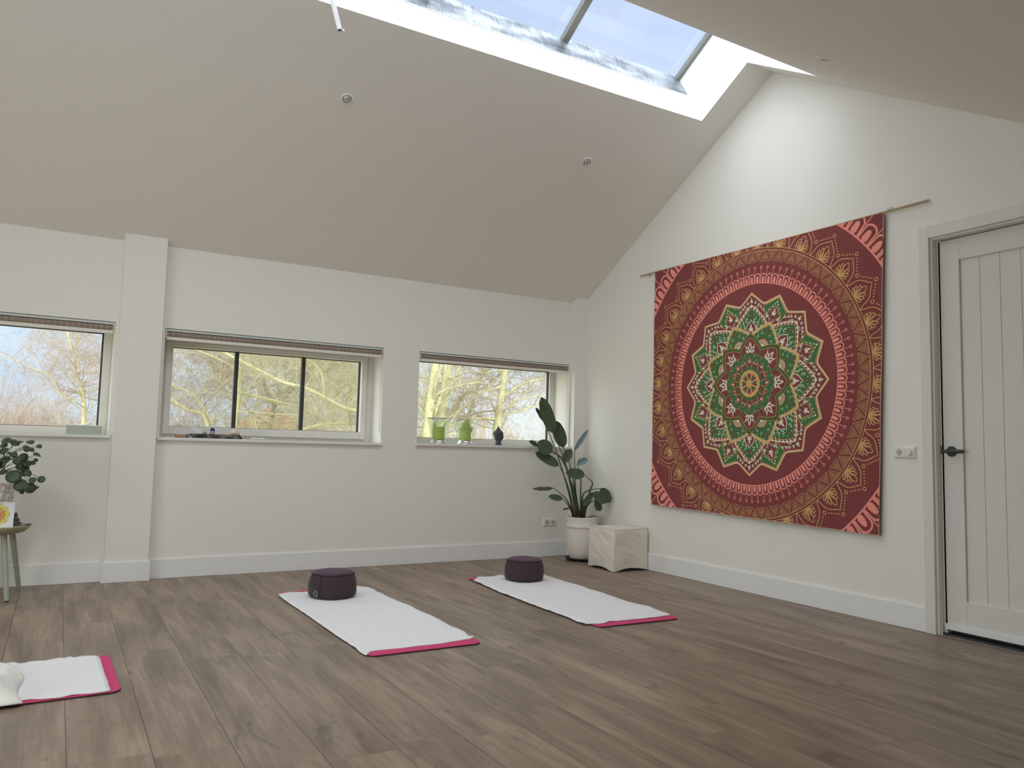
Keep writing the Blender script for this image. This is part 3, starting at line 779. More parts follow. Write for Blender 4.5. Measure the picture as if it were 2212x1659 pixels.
def tapestry():
    T = Tap()
    # cloth
    n1, n2 = 84, 60; b = 0
    for i in range(n1+1):
        for j in range(n2+1):
            T.v.append(T.world(A0+(A1-A0)*i/n1, B0+(B1-B0)*j/n2, -1))
    for i in range(n1):
        for j in range(n2):
            T.f.append([i*(n2+1)+j, (i+1)*(n2+1)+j, (i+1)*(n2+1)+j+1, i*(n2+1)+j+1]); T.m.append(MAR)
    # hem
    for pts in ([(A0+.004, B0+(B1-B0)*i/30) for i in range(31)], [(A1-.004, B0+(B1-B0)*i/30) for i in range(31)], [(A0+(A1-A0)*i/30, B0+.004) for i in range(31)]):
        T.line(pts, .003, HEM, 1)
    # coral arches: main ring and corner band
    def arches(n, r0, k, layer, circ):
        # k scales the motif
        N = n*4
        inner = [pol(360*i/N, 0, r0) for i in range(N)]; outr = [pol(360*i/N, 0, r0+.010*k) for i in range(N)]
        for i in range(N): T.P([inner[i], inner[(i+1)%N], outr[(i+1)%N], outr[i]], COR, layer)
        step = 360/n; half = R(step/2)*(r0+.03*k)
        for i in range(n):
            a = step*i
            w = half*.98
            arch = []
            for j in range(13):
                th = PI*j/12; arch.append((math.cos(th)*w, .052*k+math.sin(th)*.026*k))
            U = [(w*1.0, .0)] + arch + [(-w*1.0, .0)]
            full = [pol(a, t, r0+y) for t, y in U]
            T.fan(full, COR, layer)
            wi = w*.76
            D = [(wi, .007*k)] + [(math.cos(PI*j/10)*wi, .050*k+math.sin(PI*j/10)*.020*k) for j in range(11)] + [(-wi, .007*k)]
            T.fan([pol(a, t, r0+y) for t, y in D], MAR, layer+1)
            ov = [(math.cos(2*PI*j/12)*w*.42, .030*k+math.sin(2*PI*j/12)*.026*k) for j in range(12)]
            ov = [(t*(1.0 if y > .02*k else 1.25), y) for t, y in ov]
            T.fan([pol(a, t, r0+y) for t, y in ov], COR, layer+2)
            b2 = a+step/2
            if circ:
                T.line([pol(b2, 0, r0+.058*k), pol(b2, 0, r0+.112*k)], .0042*k, COR, layer+1)
                T.ring(pol(b2, 0, r0+.121*k), .0085*k, .0048*k, COR, layer+1, 10)
    arches(92, .750, 1.0, 0, True)
    arches(74, 1.268, 1.75, 0, True)
    # gold rings and nested triangles
    ringN = 192
    for rr, w in ((.998, .0042), (1.016, .0042)):
        T.line([pol(360*i/ringN, 0, rr) for i in range(ringN)], w, GLD, 1, True)
    n = 48
    for i in range(n):
        a = 7.5*i
        for s_ in (1.0, .56, .20):
            rc = .946; up = [(0, .045), (.040, -.030), (-.040, -.030)]
            T.line([pol(a, x*s_, rc+y*s_) for x, y in up], .0055, GLD, 1, True)
            rc = .966; dn = [(0, -.045), (.043, .024), (-.043, .024)]
            T.line([pol(a+3.75, x*s_, rc+y*s_) for x, y in dn], .0055, GLD, 1, True)
    # outer gold petals, dots and lotus fans
    for i in range(32):
        a = 11.25*i - 2.6
        H = [(.0985,1.012),(.090,1.035),(.086,1.062),(.082,1.084),(.068,1.108),(.044,1.130),(.020,1.146),(0,1.166)]
        pts = [pol(a, t, r) for t, r in H] + [pol(a, -t, r) for t, r in H[::-1][1:]]
        T.line(pts, .0055, GLD, 1)
        T.ring(pol(a, 0, 1.200), .0115, .0052, GLD, 1, 12)
        T.ring(pol(a+5.625, 0, 1.112), .0115, .0052, GLD, 1, 12)
        p, q = pol(a, 0, 1.200), pol(a+5.625, 0, 1.112); r_ = pol(a-5.625, 0, 1.112)
        for j in range(1, 6):
            u = .09+.82*j/6
            for e in (q, r_): T.disc((p[0]+(e[0]-p[0])*u, p[1]+(e[1]-p[1])*u), .0052, GLD, 1, 7)
        base = pol(a, 0, 1.020)
        for ph, ln, wd in ((0,.104,.040),(24,.084,.026),(-24,.084,.026),(46,.072,.024),(-46,.072,.024),(68,.060,.022),(-68,.060,.022)):
            tear = []
            for j in range(13):
                th = 2*PI*j/12 - PI; x = math.sin(th)*wd/2*(.55+.45*math.cos(th)) ; y = ln*(.5+.5*math.cos(th))
                tear.append((x*(1.0), y))
            tear = [(math.sin(2*PI*j/14)*wd/2*min(1, (.5+.5*math.cos(2*PI*j/14))*1.6+.02), ln*(.5+.5*math.cos(2*PI*j/14))) for j in range(14)]
            T.line(local(base, a-90+ph, tear), .0052, GLD, 1, True)
    # the great flower
    def spiral(c, rot, r, turns, w, m, layer, flip=1, n=12):
        pts = [(flip*r*(1-i/n*.8)*math.cos(2*PI*turns*i/n), r*(1-i/n*.8)*math.sin(2*PI*turns*i/n)) for i in range(n+1)]
        T.line(local(c, rot, pts), w, m, layer)
    def leaf(c, rot, l, m, layer, lobes=3, wf=.5):
        """little lobed leaf pointing along rot"""
        pts = []
        for j in range(16):
            th = 2*PI*j/16; r = l*(.34+.20*abs(math.cos(1.5*th))); pts.append((r*math.cos(th)*1.25, r*math.sin(th)*wf*1.6))
        for ph, k in ((0,1.0),(48,.62),(-48,.62),(100,.42),(-100,.42)):
            q = [(0,0)] + [(l*k*u, l*k*.17*math.sin(PI*u**.8)) for u in (.3,.6,.85)] + [(l*k,0)] + [(l*k*u, -l*k*.17*math.sin(PI*u**.8)) for u in (.85,.6,.3)]
            T.fan(local(c, rot+ph, q), m, layer)
    K = 2
    T.fan(star(16, .690, .612, 0, .15, 6), GLD, K, (0,0))
    T.fan(star(16, .668, .594, 0, .15, 6), MAR, K+1, (0,0))
    so = star(16, .679, .603, 0, .15, 14)
    for i in range(0, len(so), 1): T.disc(so[i], .0040, CRM, K+1, 6)
    for i in range(8):                       # green petals between
        a = 22.5+45*i
        def wedge(rt, rv, h, k=6, rb=.35):
            o = []
            for j in range(k+1): u = j/k; o.append(pol(a-h*(1-u), 0, rv+(rt-rv)*(u**1.5*.85+.15*math.sin(u*PI/2))))
            for j in range(k-1, -1, -1): u = j/k; o.append(pol(a+h*(1-u), 0, rv+(rt-rv)*(u**1.5*.85+.15*math.sin(u*PI/2))))
            o.append(pol(a, 0, rb)); return o
        T.fan(wedge(.664, .588, 11.25), GRN, K+2, pol(a, 0, .5)); T.line(wedge(.664, .588, 11.25), .004, GLD, K+3, True)
        T.fan(wedge(.604, .525, 8.2), MAR, K+3, pol(a, 0, .5)); T.line(wedge(.604, .525, 8.2), .004, GLD, K+4, True)
        leaf(pol(a, 0, .535), a, .052, CRM, K+5)
        for s_ in (-1, 1):
            leaf(pol(a, s_*.046, .505), a+s_*35, .040, CRM, K+5)
            T.line(local(pol(a, s_*.012, .52), a, [(0,0),(.004,s_*.02),(-.006,s_*.038),(-.022,s_*.040)]), .007, GRN, K+5)
            spiral(pol(a, s_*.020, .495), a, .013, 1.1, .0035, CRM, K+5, s_)
            for rr in (.560, .590, .615):
                T.disc(pol(a, s_*(.055-(rr-.56)*.75), rr), .006, CRM, K+4, 6); 
                spiral(pol(a, s_*(.070-(rr-.56)*.95), rr-.018), a+40*s_, .011, .9, .003, GLD, K+4, s_)
            T.disc(pol(a, s_*.018, .636), .0045, MAR, K+4, 6)
        T.disc(pol(a, 0, .632), .008, CRM, K+4, 7)
    for i in range(8):                       # maroon tips filled with small cream leaves
        a = 45*i
        leaf(pol(a, 0, .612), a, .038, CRM, K+3)
        for s_ in (-1, 1):
            for (t, r_, l, rot) in ((.034,.602,.026,-30),(.062,.586,.024,-55),(.086,.566,.024,-20),(.050,.572,.018,60),(.108,.545,.022,-60)):
                leaf(pol(a, s_*t, r_), a+s_*(-rot), l, CRM, K+3)
                spiral(pol(a, s_*(t+.010), r_-.010), a+rot, .008, 1, .0026, GRN if l > .025 else CRM, K+3, s_)
    # white toothed petals
    T.fan(star(8, .598, .452, 0, .30, 8), CRM, K+5, (0,0))
    st1 = star(8, .598, .452, 0, .30, 8); st2 = star(8, .567, .425, 0, .30, 8)
    for i in range(len(st1)):
        j = (i+1) % len(st1); mx = ((st1[i][0]+st1[j][0])/2*.992, (st1[i][1]+st1[j][1])/2*.992)
        T.P([st2[i], st2[j], mx], MAR, K+6)
    T.line(st1, .0035, GLD, K+6, True)
    T.fan(st2, GRN, K+7, (0,0)); T.line(st2, .004, GLD, K+8, True)
    for i in range(8):
        a = 45*i
        for ph in range(5):                  # dark red flower at the tip
            T.fan(petal_at(pol(a,0,.512), a+72*ph, .026, .010), MAR, K+8)
        T.disc(pol(a,0,.512), .004, GLD, K+9, 6)
        hp = [(0,.482),(.012,.462),(.030,.452),(.044,.430),(.050,.405),(.040,.375),(.018,.352),(0,.345)]
        heart = [pol(a,t,r) for t,r in hp]+[pol(a,-t,r) for t,r in hp[::-1][1:-1]]
        T.fan(heart, MAR, K+8); T.line(heart, .0065, CRM, K+9, True)
        leaf(pol(a,0,.398), a, .055, CRM, K+9)
        for s_ in (-1,1):
            spiral(pol(a,s_*.020,.392), a, .012, 1.2, .0035, CRM, K+9, s_)
            for (t,r_,rr) in ((.040,.476,.017),(.072,.455,.015),(.062,.425,.014),(.098,.425,.014),(.090,.395,.013)):
                spiral(pol(a,s_*t,r_), a-20*s_, rr, .8, .0055, CRM, K+8, s_)
            for (t,r_) in ((.025,.520),(.048,.495),(.080,.475),(.105,.450),(.118,.418)): T.disc(pol(a,s_*t,r_), .0045, CRM, K+8, 6)
    # gold dotted petals
    g1 = star(8, .487, .372, 22.5, .32, 8); T.fan(g1, GLD, K+9, (0,0))
    gd = star(8, .474, .362, 22.5, .32, 10)
    for p in gd: T.disc(p, .0038, CRM, K+10, 6)
    g2 = star(8, .455, .350, 22.5, .32, 8); T.fan(g2, GRN, K+10, (0,0))
    for i in range(8):
        a = 22.5+45*i
        for ph in range(5): T.fan(petal_at(pol(a,0,.412), a+72*ph, .022, .009), MAR, K+11)
        T.disc(pol(a,0,.412), .0035, GLD, K+12, 6)
        c = pol(a, 0, .292)
        for j in range(-4, 5):
            T.fan(petal_at(c, a+j*22, .074, .017), MAR, K+11)
        T.disc(c, .055, GLD, K+12, 20); T.disc(c, .050, MAR, K+13, 20)
        for j in range(-5, 6):
            ca = R(a+j*18); T.disc((c[0]+.044*math.cos(ca), c[1]+.044*math.sin(ca)), .0055, CRM, K+14, 6)
        T.disc(c, .037, GLD, K+14, 16); T.disc(c, .033, CRM, K+15, 16)
        for j in range(-4, 5):
            ca = R(a+j*22); T.disc((c[0]+.025*math.cos(ca), c[1]+.025*math.sin(ca)), .0048, MAR, K+16, 6)
        for s_ in (-1,1):
            spiral(pol(a,s_*.040,.385), a, .012, 1, .0035, GLD, K+11, s_); spiral(pol(a,s_*.066,.352), a, .010, 1, .0035, CRM, K+11, s_)
            for (t,r_) in ((.024,.432),(.052,.408),(.030,.385),(.078,.380)): T.disc(pol(a,s_*t,r_), .004, CRM, K+11, 6)
    # green banded petals with lotus
    h1 = star(8, .380, .290, 0, .42, 8); T.fan(h1, DGR, K+17, (0,0)); T.line(h1, .004, GLD, K+18, True)
    h2 = star(8, .345, .262, 0, .42, 8); T.fan(h2, MAR, K+18, (0,0)); T.line(h2, .0035, GLD, K+19, True)
    hm = star(8, .362, .276, 0, .42, 16)
    for p in hm[::1]: T.disc(p, .0022, GLD, K+18, 5)
    for i in range(8):
        a = 45*i; c = pol(a,0,.232)
        for ph, l, w in ((0,.084,.036),(42,.068,.028),(-42,.068,.028)):
            T.fan(petal_at(c, a+ph, l, w), CRM, K+19); T.fan(petal_at(local(c, a+ph, [(l*.22,0)])[0], a+ph, l*.55, w*.42), MAR, K+20)
        for ph in (74,-74): T.fan(petal_at(c, a+ph, .052, .014), CRM, K+19)
        for s_ in (-1,1): spiral(pol(a,s_*.046,.285), a, .007, 1, .003, CRM, K+19, s_)
    # green inner field
    k1 = star(8, .236, .215, 0, .4, 5); T.fan(k1, GRN, K+21, (0,0)); T.line(k1, .003, GLD, K+22, True)
    for i in range(8):
        a = 22.5+45*i
        T.fan([pol(a,0,.262),pol(a,.026,.215),pol(a,0,.180),pol(a,-.026,.215)], GRN, K+22)
        for ph in range(5): T.fan(petal_at(pol(a,0,.218), a+72*ph+36, .023, .009), MAR, K+23)
        T.disc(pol(a,0,.218), .005, GLD, K+24, 6)
        for s_ in (-1,1): spiral(pol(a,s_*.036,.205), a, .012, .7, .0022, GLD, K+22, s_)
        T.disc(pol(a-22.5,0,.216), .006, MAR, K+23, 6)
    for i in range(8):
        a = 45*i
        T.fan(petal(a, .105, .203, .052), MAR, K+24); T.line(petal(a, .105, .203, .052), .0028, GLD, K+25, True)
        leaf(pol(a,0,.158), a, .028, CRM, K+26)
        b_ = a+22.5
        T.fan(petal(b_, .095, .190, .066), MAR, K+24); T.line(petal(b_, .095, .190, .066), .0028, GLD, K+25, True)
        for s_ in (-1,1): spiral(pol(b_,s_*.011,.158), b_, .010, 1.1, .0052, GLD, K+26, s_)
    T.fan(star(16, .142, .112, 0, .5, 4), GRN, K+27, (0,0))
    for i in range(8): T.fan(petal(22.5+45*i, .098, .128, .014), MAR, K+28)
    ro = [pol(3.75*j, 0, .099+.0045*abs(math.sin(R(3.75*j*8)))) for j in range(96)]
    T.fan(ro, GLD, K+29, (0,0))
    for i in range(8):
        a = 22.5+45*i-22.5
        for s_ in (-1,1): T.fan(petal(a+s_*9.5, .024, .083, .017, p=1.5), MAR, K+30)
        T.fan(petal(a, .022, .072, .014, p=1.3), GRN, K+31)
    T.disc((0,0), .010, GLD, K+32, 12); T.disc((0,0), .004, GRN, K+33, 8)
    me = bpy.data.meshes.new('cloth'); me.from_pydata(T.v, [], T.f); me.update()
    for mt in srgb_mats(): me.materials.append(mt)
    me.polygons.foreach_set('material_index', T.m)
    me.polygons.foreach_set('use_smooth', [i < n1*n2 for i in range(len(T.f))])
    t = empty('tapestry', (-.03, -2.206, 2.56))
    tag(t, 'large maroon wall tapestry with green, gold and coral mandala', 'tapestry')
    o = bpy.data.objects.new('cloth', me); C.objects.link(o); o.parent = t; o.location = (.03, 2.206, -2.56)
    return t
def petal_at(c, rot, l, w, k=5):
    up = [(l*i/k, w/2*math.sin(PI*(i/k)**.85)) for i in range(1, k)]
    return local(c, rot, [(0,0)] + [(x,-y) for x,y in up] + [(l,0)] + up[::-1])
tapestry()
def dowel():
    t = empty('dowel_rod', (-.026, -2.22, 2.568)); tag(t, 'thin pale wooden rod holding up the maroon tapestry', 'rod')
    m = MB(); m.tube([(.008, 1.326, .008), (.008, 0, -.012), (.008, -1.345, -.016)], .008, 10); m.build('wooden_rod', M['wood'], t, smooth=True)
    for y in (1.29-.08, -1.09):
        h = MB(); h.tube([(.024, y, -.002), (.010, y, -.004), (-.004, y, -.016), (-.018, y, -.008), (-.020, y, .008)], .0022, 6)
        h.tube([(.024,y,0),(.020,y,0)], .012, 12)
        h.build('hook', M['steel'], t, smooth=True)
dowel()

# ------------------------------------------------------------------ yoga mats, towels, cushions
def rrect(cx, cy, w, l, rot, rad, k=6):
    pts = []
    for sx, sy, a0 in ((1,1,0),(-1,1,90),(-1,-1,180),(1,-1,270)):
        for j in range(k+1):
            a = R(a0+90*j/k); pts.append((sx*(w/2-rad)+rad*math.cos(a), sy*(l/2-rad)+rad*math.sin(a)))
    c, s_ = math.cos(rot), math.sin(rot)
    return [(cx+x*c-y*s_, cy+x*s_+y*c) for x, y in pts]
def slab_poly(pts, z0, z1):
    n = len(pts); mb = MB()
    return mb.add([(x,y,z0) for x,y in pts]+[(x,y,z1) for x,y in pts], [tuple(range(n))[::-1], tuple(range(n,2*n))]+[(i,(i+1)%n,n+(i+1)%n,n+i) for i in range(n)])
def yoga_mat(cx, cy, w, l, rot, label):
    t = empty('yoga_mat', (cx, cy, 0)); tag(t, label, 'yoga mat', 'pink and black yoga mats')
    slab_poly(rrect(0,0,w,l,rot,.045), .0004, .0045).build('base_layer', M['matblack'], t, bevel=.001)
    slab_poly(rrect(0,0,w-.004,l-.004,rot,.043), .0046, .0085).build('top_layer', M['pink'], t, bevel=.001)
    return t
yoga_mat(-2.795, -1.785, .612, 1.75, R(0), 'pink yoga mat with black underside, under the towel nearest the camera, middle of the floor')
yoga_mat(-1.395, -1.752, .600, 1.75, R(-1.6), 'pink yoga mat with black underside, nearest the tapestry wall')
yoga_mat(-5.038, -2.455, 1.75, .600, R(1.5), 'pink yoga mat with rounded end, lying crosswise at the left edge')

def coons(bot, right, top, left, n1, n2):
    """bot/top run left to right, left/right run bottom to top"""
    def ev(c, u):
        ls = [0]
        for a, b in zip(c, c[1:]): ls.append(ls[-1]+math.hypot(b[0]-a[0], b[1]-a[1]))
        s_ = u*ls[-1]
        for i in range(len(c)-1):
            if s_ <= ls[i+1]+1e-9:
                k = (s_-ls[i])/max(1e-9, ls[i+1]-ls[i]); return (c[i][0]+(c[i+1][0]-c[i][0])*k, c[i][1]+(c[i+1][1]-c[i][1])*k)
        return c[-1]
    def f(u, v):
        b, t, l, r = ev(bot,u), ev(top,u), ev(left,v), ev(right,v)
        q = []
        for k in (0,1):
            q.append((1-v)*b[k]+v*t[k]+(1-u)*l[k]+u*r[k] - ((1-u)*(1-v)*bot[0][k]+u*(1-v)*bot[-1][k]+(1-u)*v*top[0][k]+u*v*top[-1][k]))
        return q
    return f
from mathutils import noise as mnoise
def towel(name, f, n1, n2, z, label, seed, mt, height=.004, edge_drop=None, cat='towel', group='white towels on the yoga mats'):
    rnd = random.Random(seed)
    def P(i, j):
        u, v = i, j
        x, y = f(u, v)
        e = min(u, 1-u, v, 1-v)
        nz = mnoise.noise(Vector((x*7, y*7, seed)))*.5 + mnoise.noise(Vector((x*23, y*23, seed+3)))*.25
        h = z + height*(nz+.45)*min(1, e*14+.25)
        if e < .0001:
            h = z + abs(mnoise.noise(Vector((x*11, y*11, seed+9))))*height*1.6
        h = max(h, z)
        return (x, y, h)
    top = MB().grid(lambda a, b: P(a, b), n1, n2)
    o = top.build(name, mt, None, smooth=True)
    md = o.modifiers.new('solid', 'SOLIDIFY'); md.thickness = .003; md.offset = 1
    tag(o, label, cat, group)
    return o
T1f = [(-3.123,-.984),(-3.079,-.952),(-3.016,-.94),(-2.941,-.963),(-2.766,-.931),(-2.589,-.895),(-2.543,-.888),(-2.489,-.966)]
T1r = [(-2.489,-.966),(-2.484,-1.072),(-2.494,-1.137),(-2.49,-1.26),(-2.494,-1.451),(-2.467,-1.637),(-2.476,-1.814),(-2.462,-2.004),(-2.477,-2.265),(-2.464,-2.389),(-2.488,-2.495),(-2.464,-2.521)]
T1n = [(-3.107,-2.641),(-3.066,-2.584),(-3.006,-2.581),(-2.92,-2.589),(-2.811,-2.585),(-2.734,-2.587),(-2.657,-2.589),(-2.594,-2.579),(-2.544,-2.572),(-2.492,-2.555),(-2.464,-2.521)]
T1l = [(-3.123,-.984),(-3.130,-1.182),(-3.126,-1.389),(-3.118,-1.732),(-3.118,-2.007),(-3.117,-2.218),(-3.112,-2.348),(-3.109,-2.481),(-3.116,-2.602),(-3.107,-2.641)]
towel('towel', coons(T1n, T1r[::-1], T1f, T1l[::-1], 0, 0), 34, 90, .0092, 'white towel on the mat under the cushion with the round logo', 1, M['towel'])
T2f = [(-1.676,-.998),(-1.565,-.865),(-1.502,-.9),(-1.424,-.894),(-1.377,-.86),(-1.355,-.906),(-1.193,-.954),(-1.042,-.992)]
T2r = [(-1.042,-.992),(-1.048,-1.122),(-1.05,-1.214),(-1.05,-1.396),(-1.043,-1.494),(-1.071,-1.65),(-1.063,-1.775),(-1.088,-1.951),(-1.101,-2.102),(-1.092,-2.2),(-1.07,-2.289),(-1.103,-2.409),(-1.103,-2.477),(-1.119,-2.552)]
T2n = [(-1.75,-2.541),(-1.71,-2.547),(-1.654,-2.572),(-1.586,-2.543),(-1.488,-2.556),(-1.407,-2.553),(-1.305,-2.566),(-1.226,-2.56),(-1.119,-2.552)]
T2l = [(-1.676,-.998),(-1.688,-1.114),(-1.703,-1.27),(-1.728,-1.499),(-1.73,-1.701),(-1.742,-1.959),(-1.744,-2.182),(-1.74,-2.313),(-1.763,-2.486),(-1.75,-2.541)]
towel('towel', coons(T2n, T2r[::-1], T2f, T2l[::-1], 0, 0), 34, 90, .0092, 'white towel on the mat nearest the tapestry wall, under the plain cushion', 2, M['towel'])
T3r = [(-4.199,-2.728),(-4.195,-2.701),(-4.2,-2.655),(-4.199,-2.596),(-4.205,-2.49),(-4.209,-2.355),(-4.211,-2.224),(-4.215,-2.174),(-4.23,-2.141)]
T3t = [(-5.85,-2.17),(-5.2,-2.15),(-4.78,-2.145),(-4.596,-2.128),(-4.547,-2.11),(-4.521,-2.154),(-4.484,-2.134),(-4.433,-2.145),(-4.378,-2.116),(-4.347,-2.131),(-4.331,-2.11),(-4.315,-2.139),(-4.288,-2.124),(-4.23,-2.141)]
T3b = [(-5.85,-2.78),(-5.2,-2.765),(-4.8,-2.75),(-4.563,-2.738),(-4.521,-2.725),(-4.468,-2.711),(-4.413,-2.729),(-4.369,-2.737),(-4.324,-2.719),(-4.278,-2.727),(-4.232,-2.731),(-4.199,-2.728)]
T3l = [(-5.85,-2.78),(-5.86,-2.5),(-5.85,-2.17)]
towel('towel', coons(T3b, T3r, T3t, T3l, 0, 0), 90, 34, .0092, 'white towel on the crosswise mat at the left edge, beside a folded blanket', 3, M['towel'])
def blanket():
    # a crumpled blanket with a rolled fold at its right end
    def P(u, v):
        xr = -4.49 - .075*v*v - .02*math.sin(v*7)
        x = -5.45 + (xr+5.45)*u; y = -2.735 + (.57)*v + .03*math.sin(u*5)*(1-v) - .03*(1-u)
        e = min(1, (1-u)*16)*min(1, v*9, (1-v)*9)
        h = .014 + .028*abs(math.sin(u*11+v*3+mnoise.noise(Vector((u*5,v*4,3)))*2)) + .018*mnoise.noise(Vector((u*14,v*9,8)))
        d = (y+2.735) - (x+4.62)*.55            # the roll runs towards the near left
        roll = .048*math.exp(-((d-.10)/.055)**2)*(1 if u > .35 else u/.35)
        h = .0135 + max(0, (h+roll))*math.sqrt(max(0, e))
        return (x, y, h)
    o = MB().grid(P, 110, 60).build('blanket', M['blanket'], smooth=True)
    md = o.modifiers.new('solid', 'SOLIDIFY'); md.thickness = .004; md.offset = 1
    tag(o, 'crumpled off-white blanket heaped on the towel at the left edge', 'blanket')
blanket()

def cushion(x, y, r, label, logo=False, rz=0, dent=.0):
    z = .0135
    t = empty('meditation_cushion', (x, y, z), rz); tag(t, label, 'cushion', 'round plum meditation cushions')
    h = .150
    prof = []
    for k in range(13):
        u = k/12; zz = u*h
        rr = r*(.86+.14*math.sin(PI*min(1,(u*1.0+.06)))**.55) if u > 0 else r*.84
        prof.append((rr, zz))
    wob = lambda a, zz: .003*math.sin(5*a+1)+.002*math.sin(9*a+zz*30)
    MB().lathe([(.001,0), (r*.78,.0), (r*.83,.004)]+prof[1:], n=56, cap=False, fn=lambda a,zz: wob(a,zz) if zz > .001 else 0).build('side_panel', M['plum'], t, smooth=True)
    rt = prof[-1][0]
    MB().lathe([(rt,h-.001), (rt*.97,h+.006), (rt*.85,h+.014), (rt*.6,h+.020-dent*.3), (rt*.3,h+.021-dent), (.001,h+.021-dent)], n=56, cap=False, fn=lambda a,zz: (wob(a,h) if zz < h+.003 else .003*math.sin(3*a))).build('top_panel', M['plumtop'], t, smooth=True)
    pts = [((rt+.001+wob(a,h))*math.cos(a), (rt+.001+wob(a,h))*math.sin(a), h) for a in [2*PI*i/72 for i in range(73)]]
    MB().tube(pts, .0032, 6, cap=False).build('piping', M['seam'], t, smooth=True)
    if logo:
        s_ = MB(); a = R(-18)          # the vertical closing seam
        s_.tube([((prof[k][0]+.0005)*math.cos(a), (prof[k][0]+.0005)*math.sin(a), prof[k][1]) for k in range(1, 13)], .0018, 5); s_.build('side_seam', M['seam'], t, smooth=True)
        L_ = MB(); ac = R(-31); zc = .036
        def on(px, pz):
            a = ac+px/r; u = max(0,(zc+pz))/h; rr = r*(.86+.14*math.sin(PI*min(1,(u+.06)))**.55)+.004+wob(a, zc+pz)
            return (rr*math.cos(a), rr*math.sin(a), zc+pz)
        def stroke(pp, w):
            for p, q in zip(pp, pp[1:]):
                dx, dz = q[0]-p[0], q[1]-p[1]; l = math.hypot(dx,dz) or 1; ox, oz = -dz/l*w, dx/l*w
                L_.add([on(p[0]+ox,p[1]+oz), on(p[0]-ox,p[1]-oz), on(q[0]-ox,q[1]-oz), on(q[0]+ox,q[1]+oz)], [(0,1,2,3)])
        arc = lambda cx, cz, rr, a0, a1, n=14: [(cx+rr*math.cos(R(a0+(a1-a0)*i/n)), cz+rr*math.sin(R(a0+(a1-a0)*i/n))) for i in range(n+1)]
        stroke(arc(0,0,.0175,95,-60), .0011); stroke(arc(0,0,.0175,150,255), .0011)
        stroke(arc(0,.006,.0085,20,250), .0016); stroke(arc(.001,-.007,.0085,70,-160), .0016)
        stroke(arc(0,.0,.013,120,180), .0013); stroke(arc(0,0,.013,-60,10), .0013)
        stroke([(-.012,.023),(-.003,.020)], .0015); stroke([(.002,-.021),(.010,-.016)], .0015); stroke([(.002,-.015),(.010,-.023)], .0013)
        L_.build('logo', M['logo'], t, solid=.0004)
    return t
fh = math.atan2(-.864, -.503)
cushion(-2.822, -1.190, .156, 'plum round meditation cushion with a pale printed logo, on the middle towel', True, fh)
cushion(-1.312, -1.125, .151, 'plain plum round meditation cushion with a dented top, nearest the corner', False, fh+1, dent=.010)

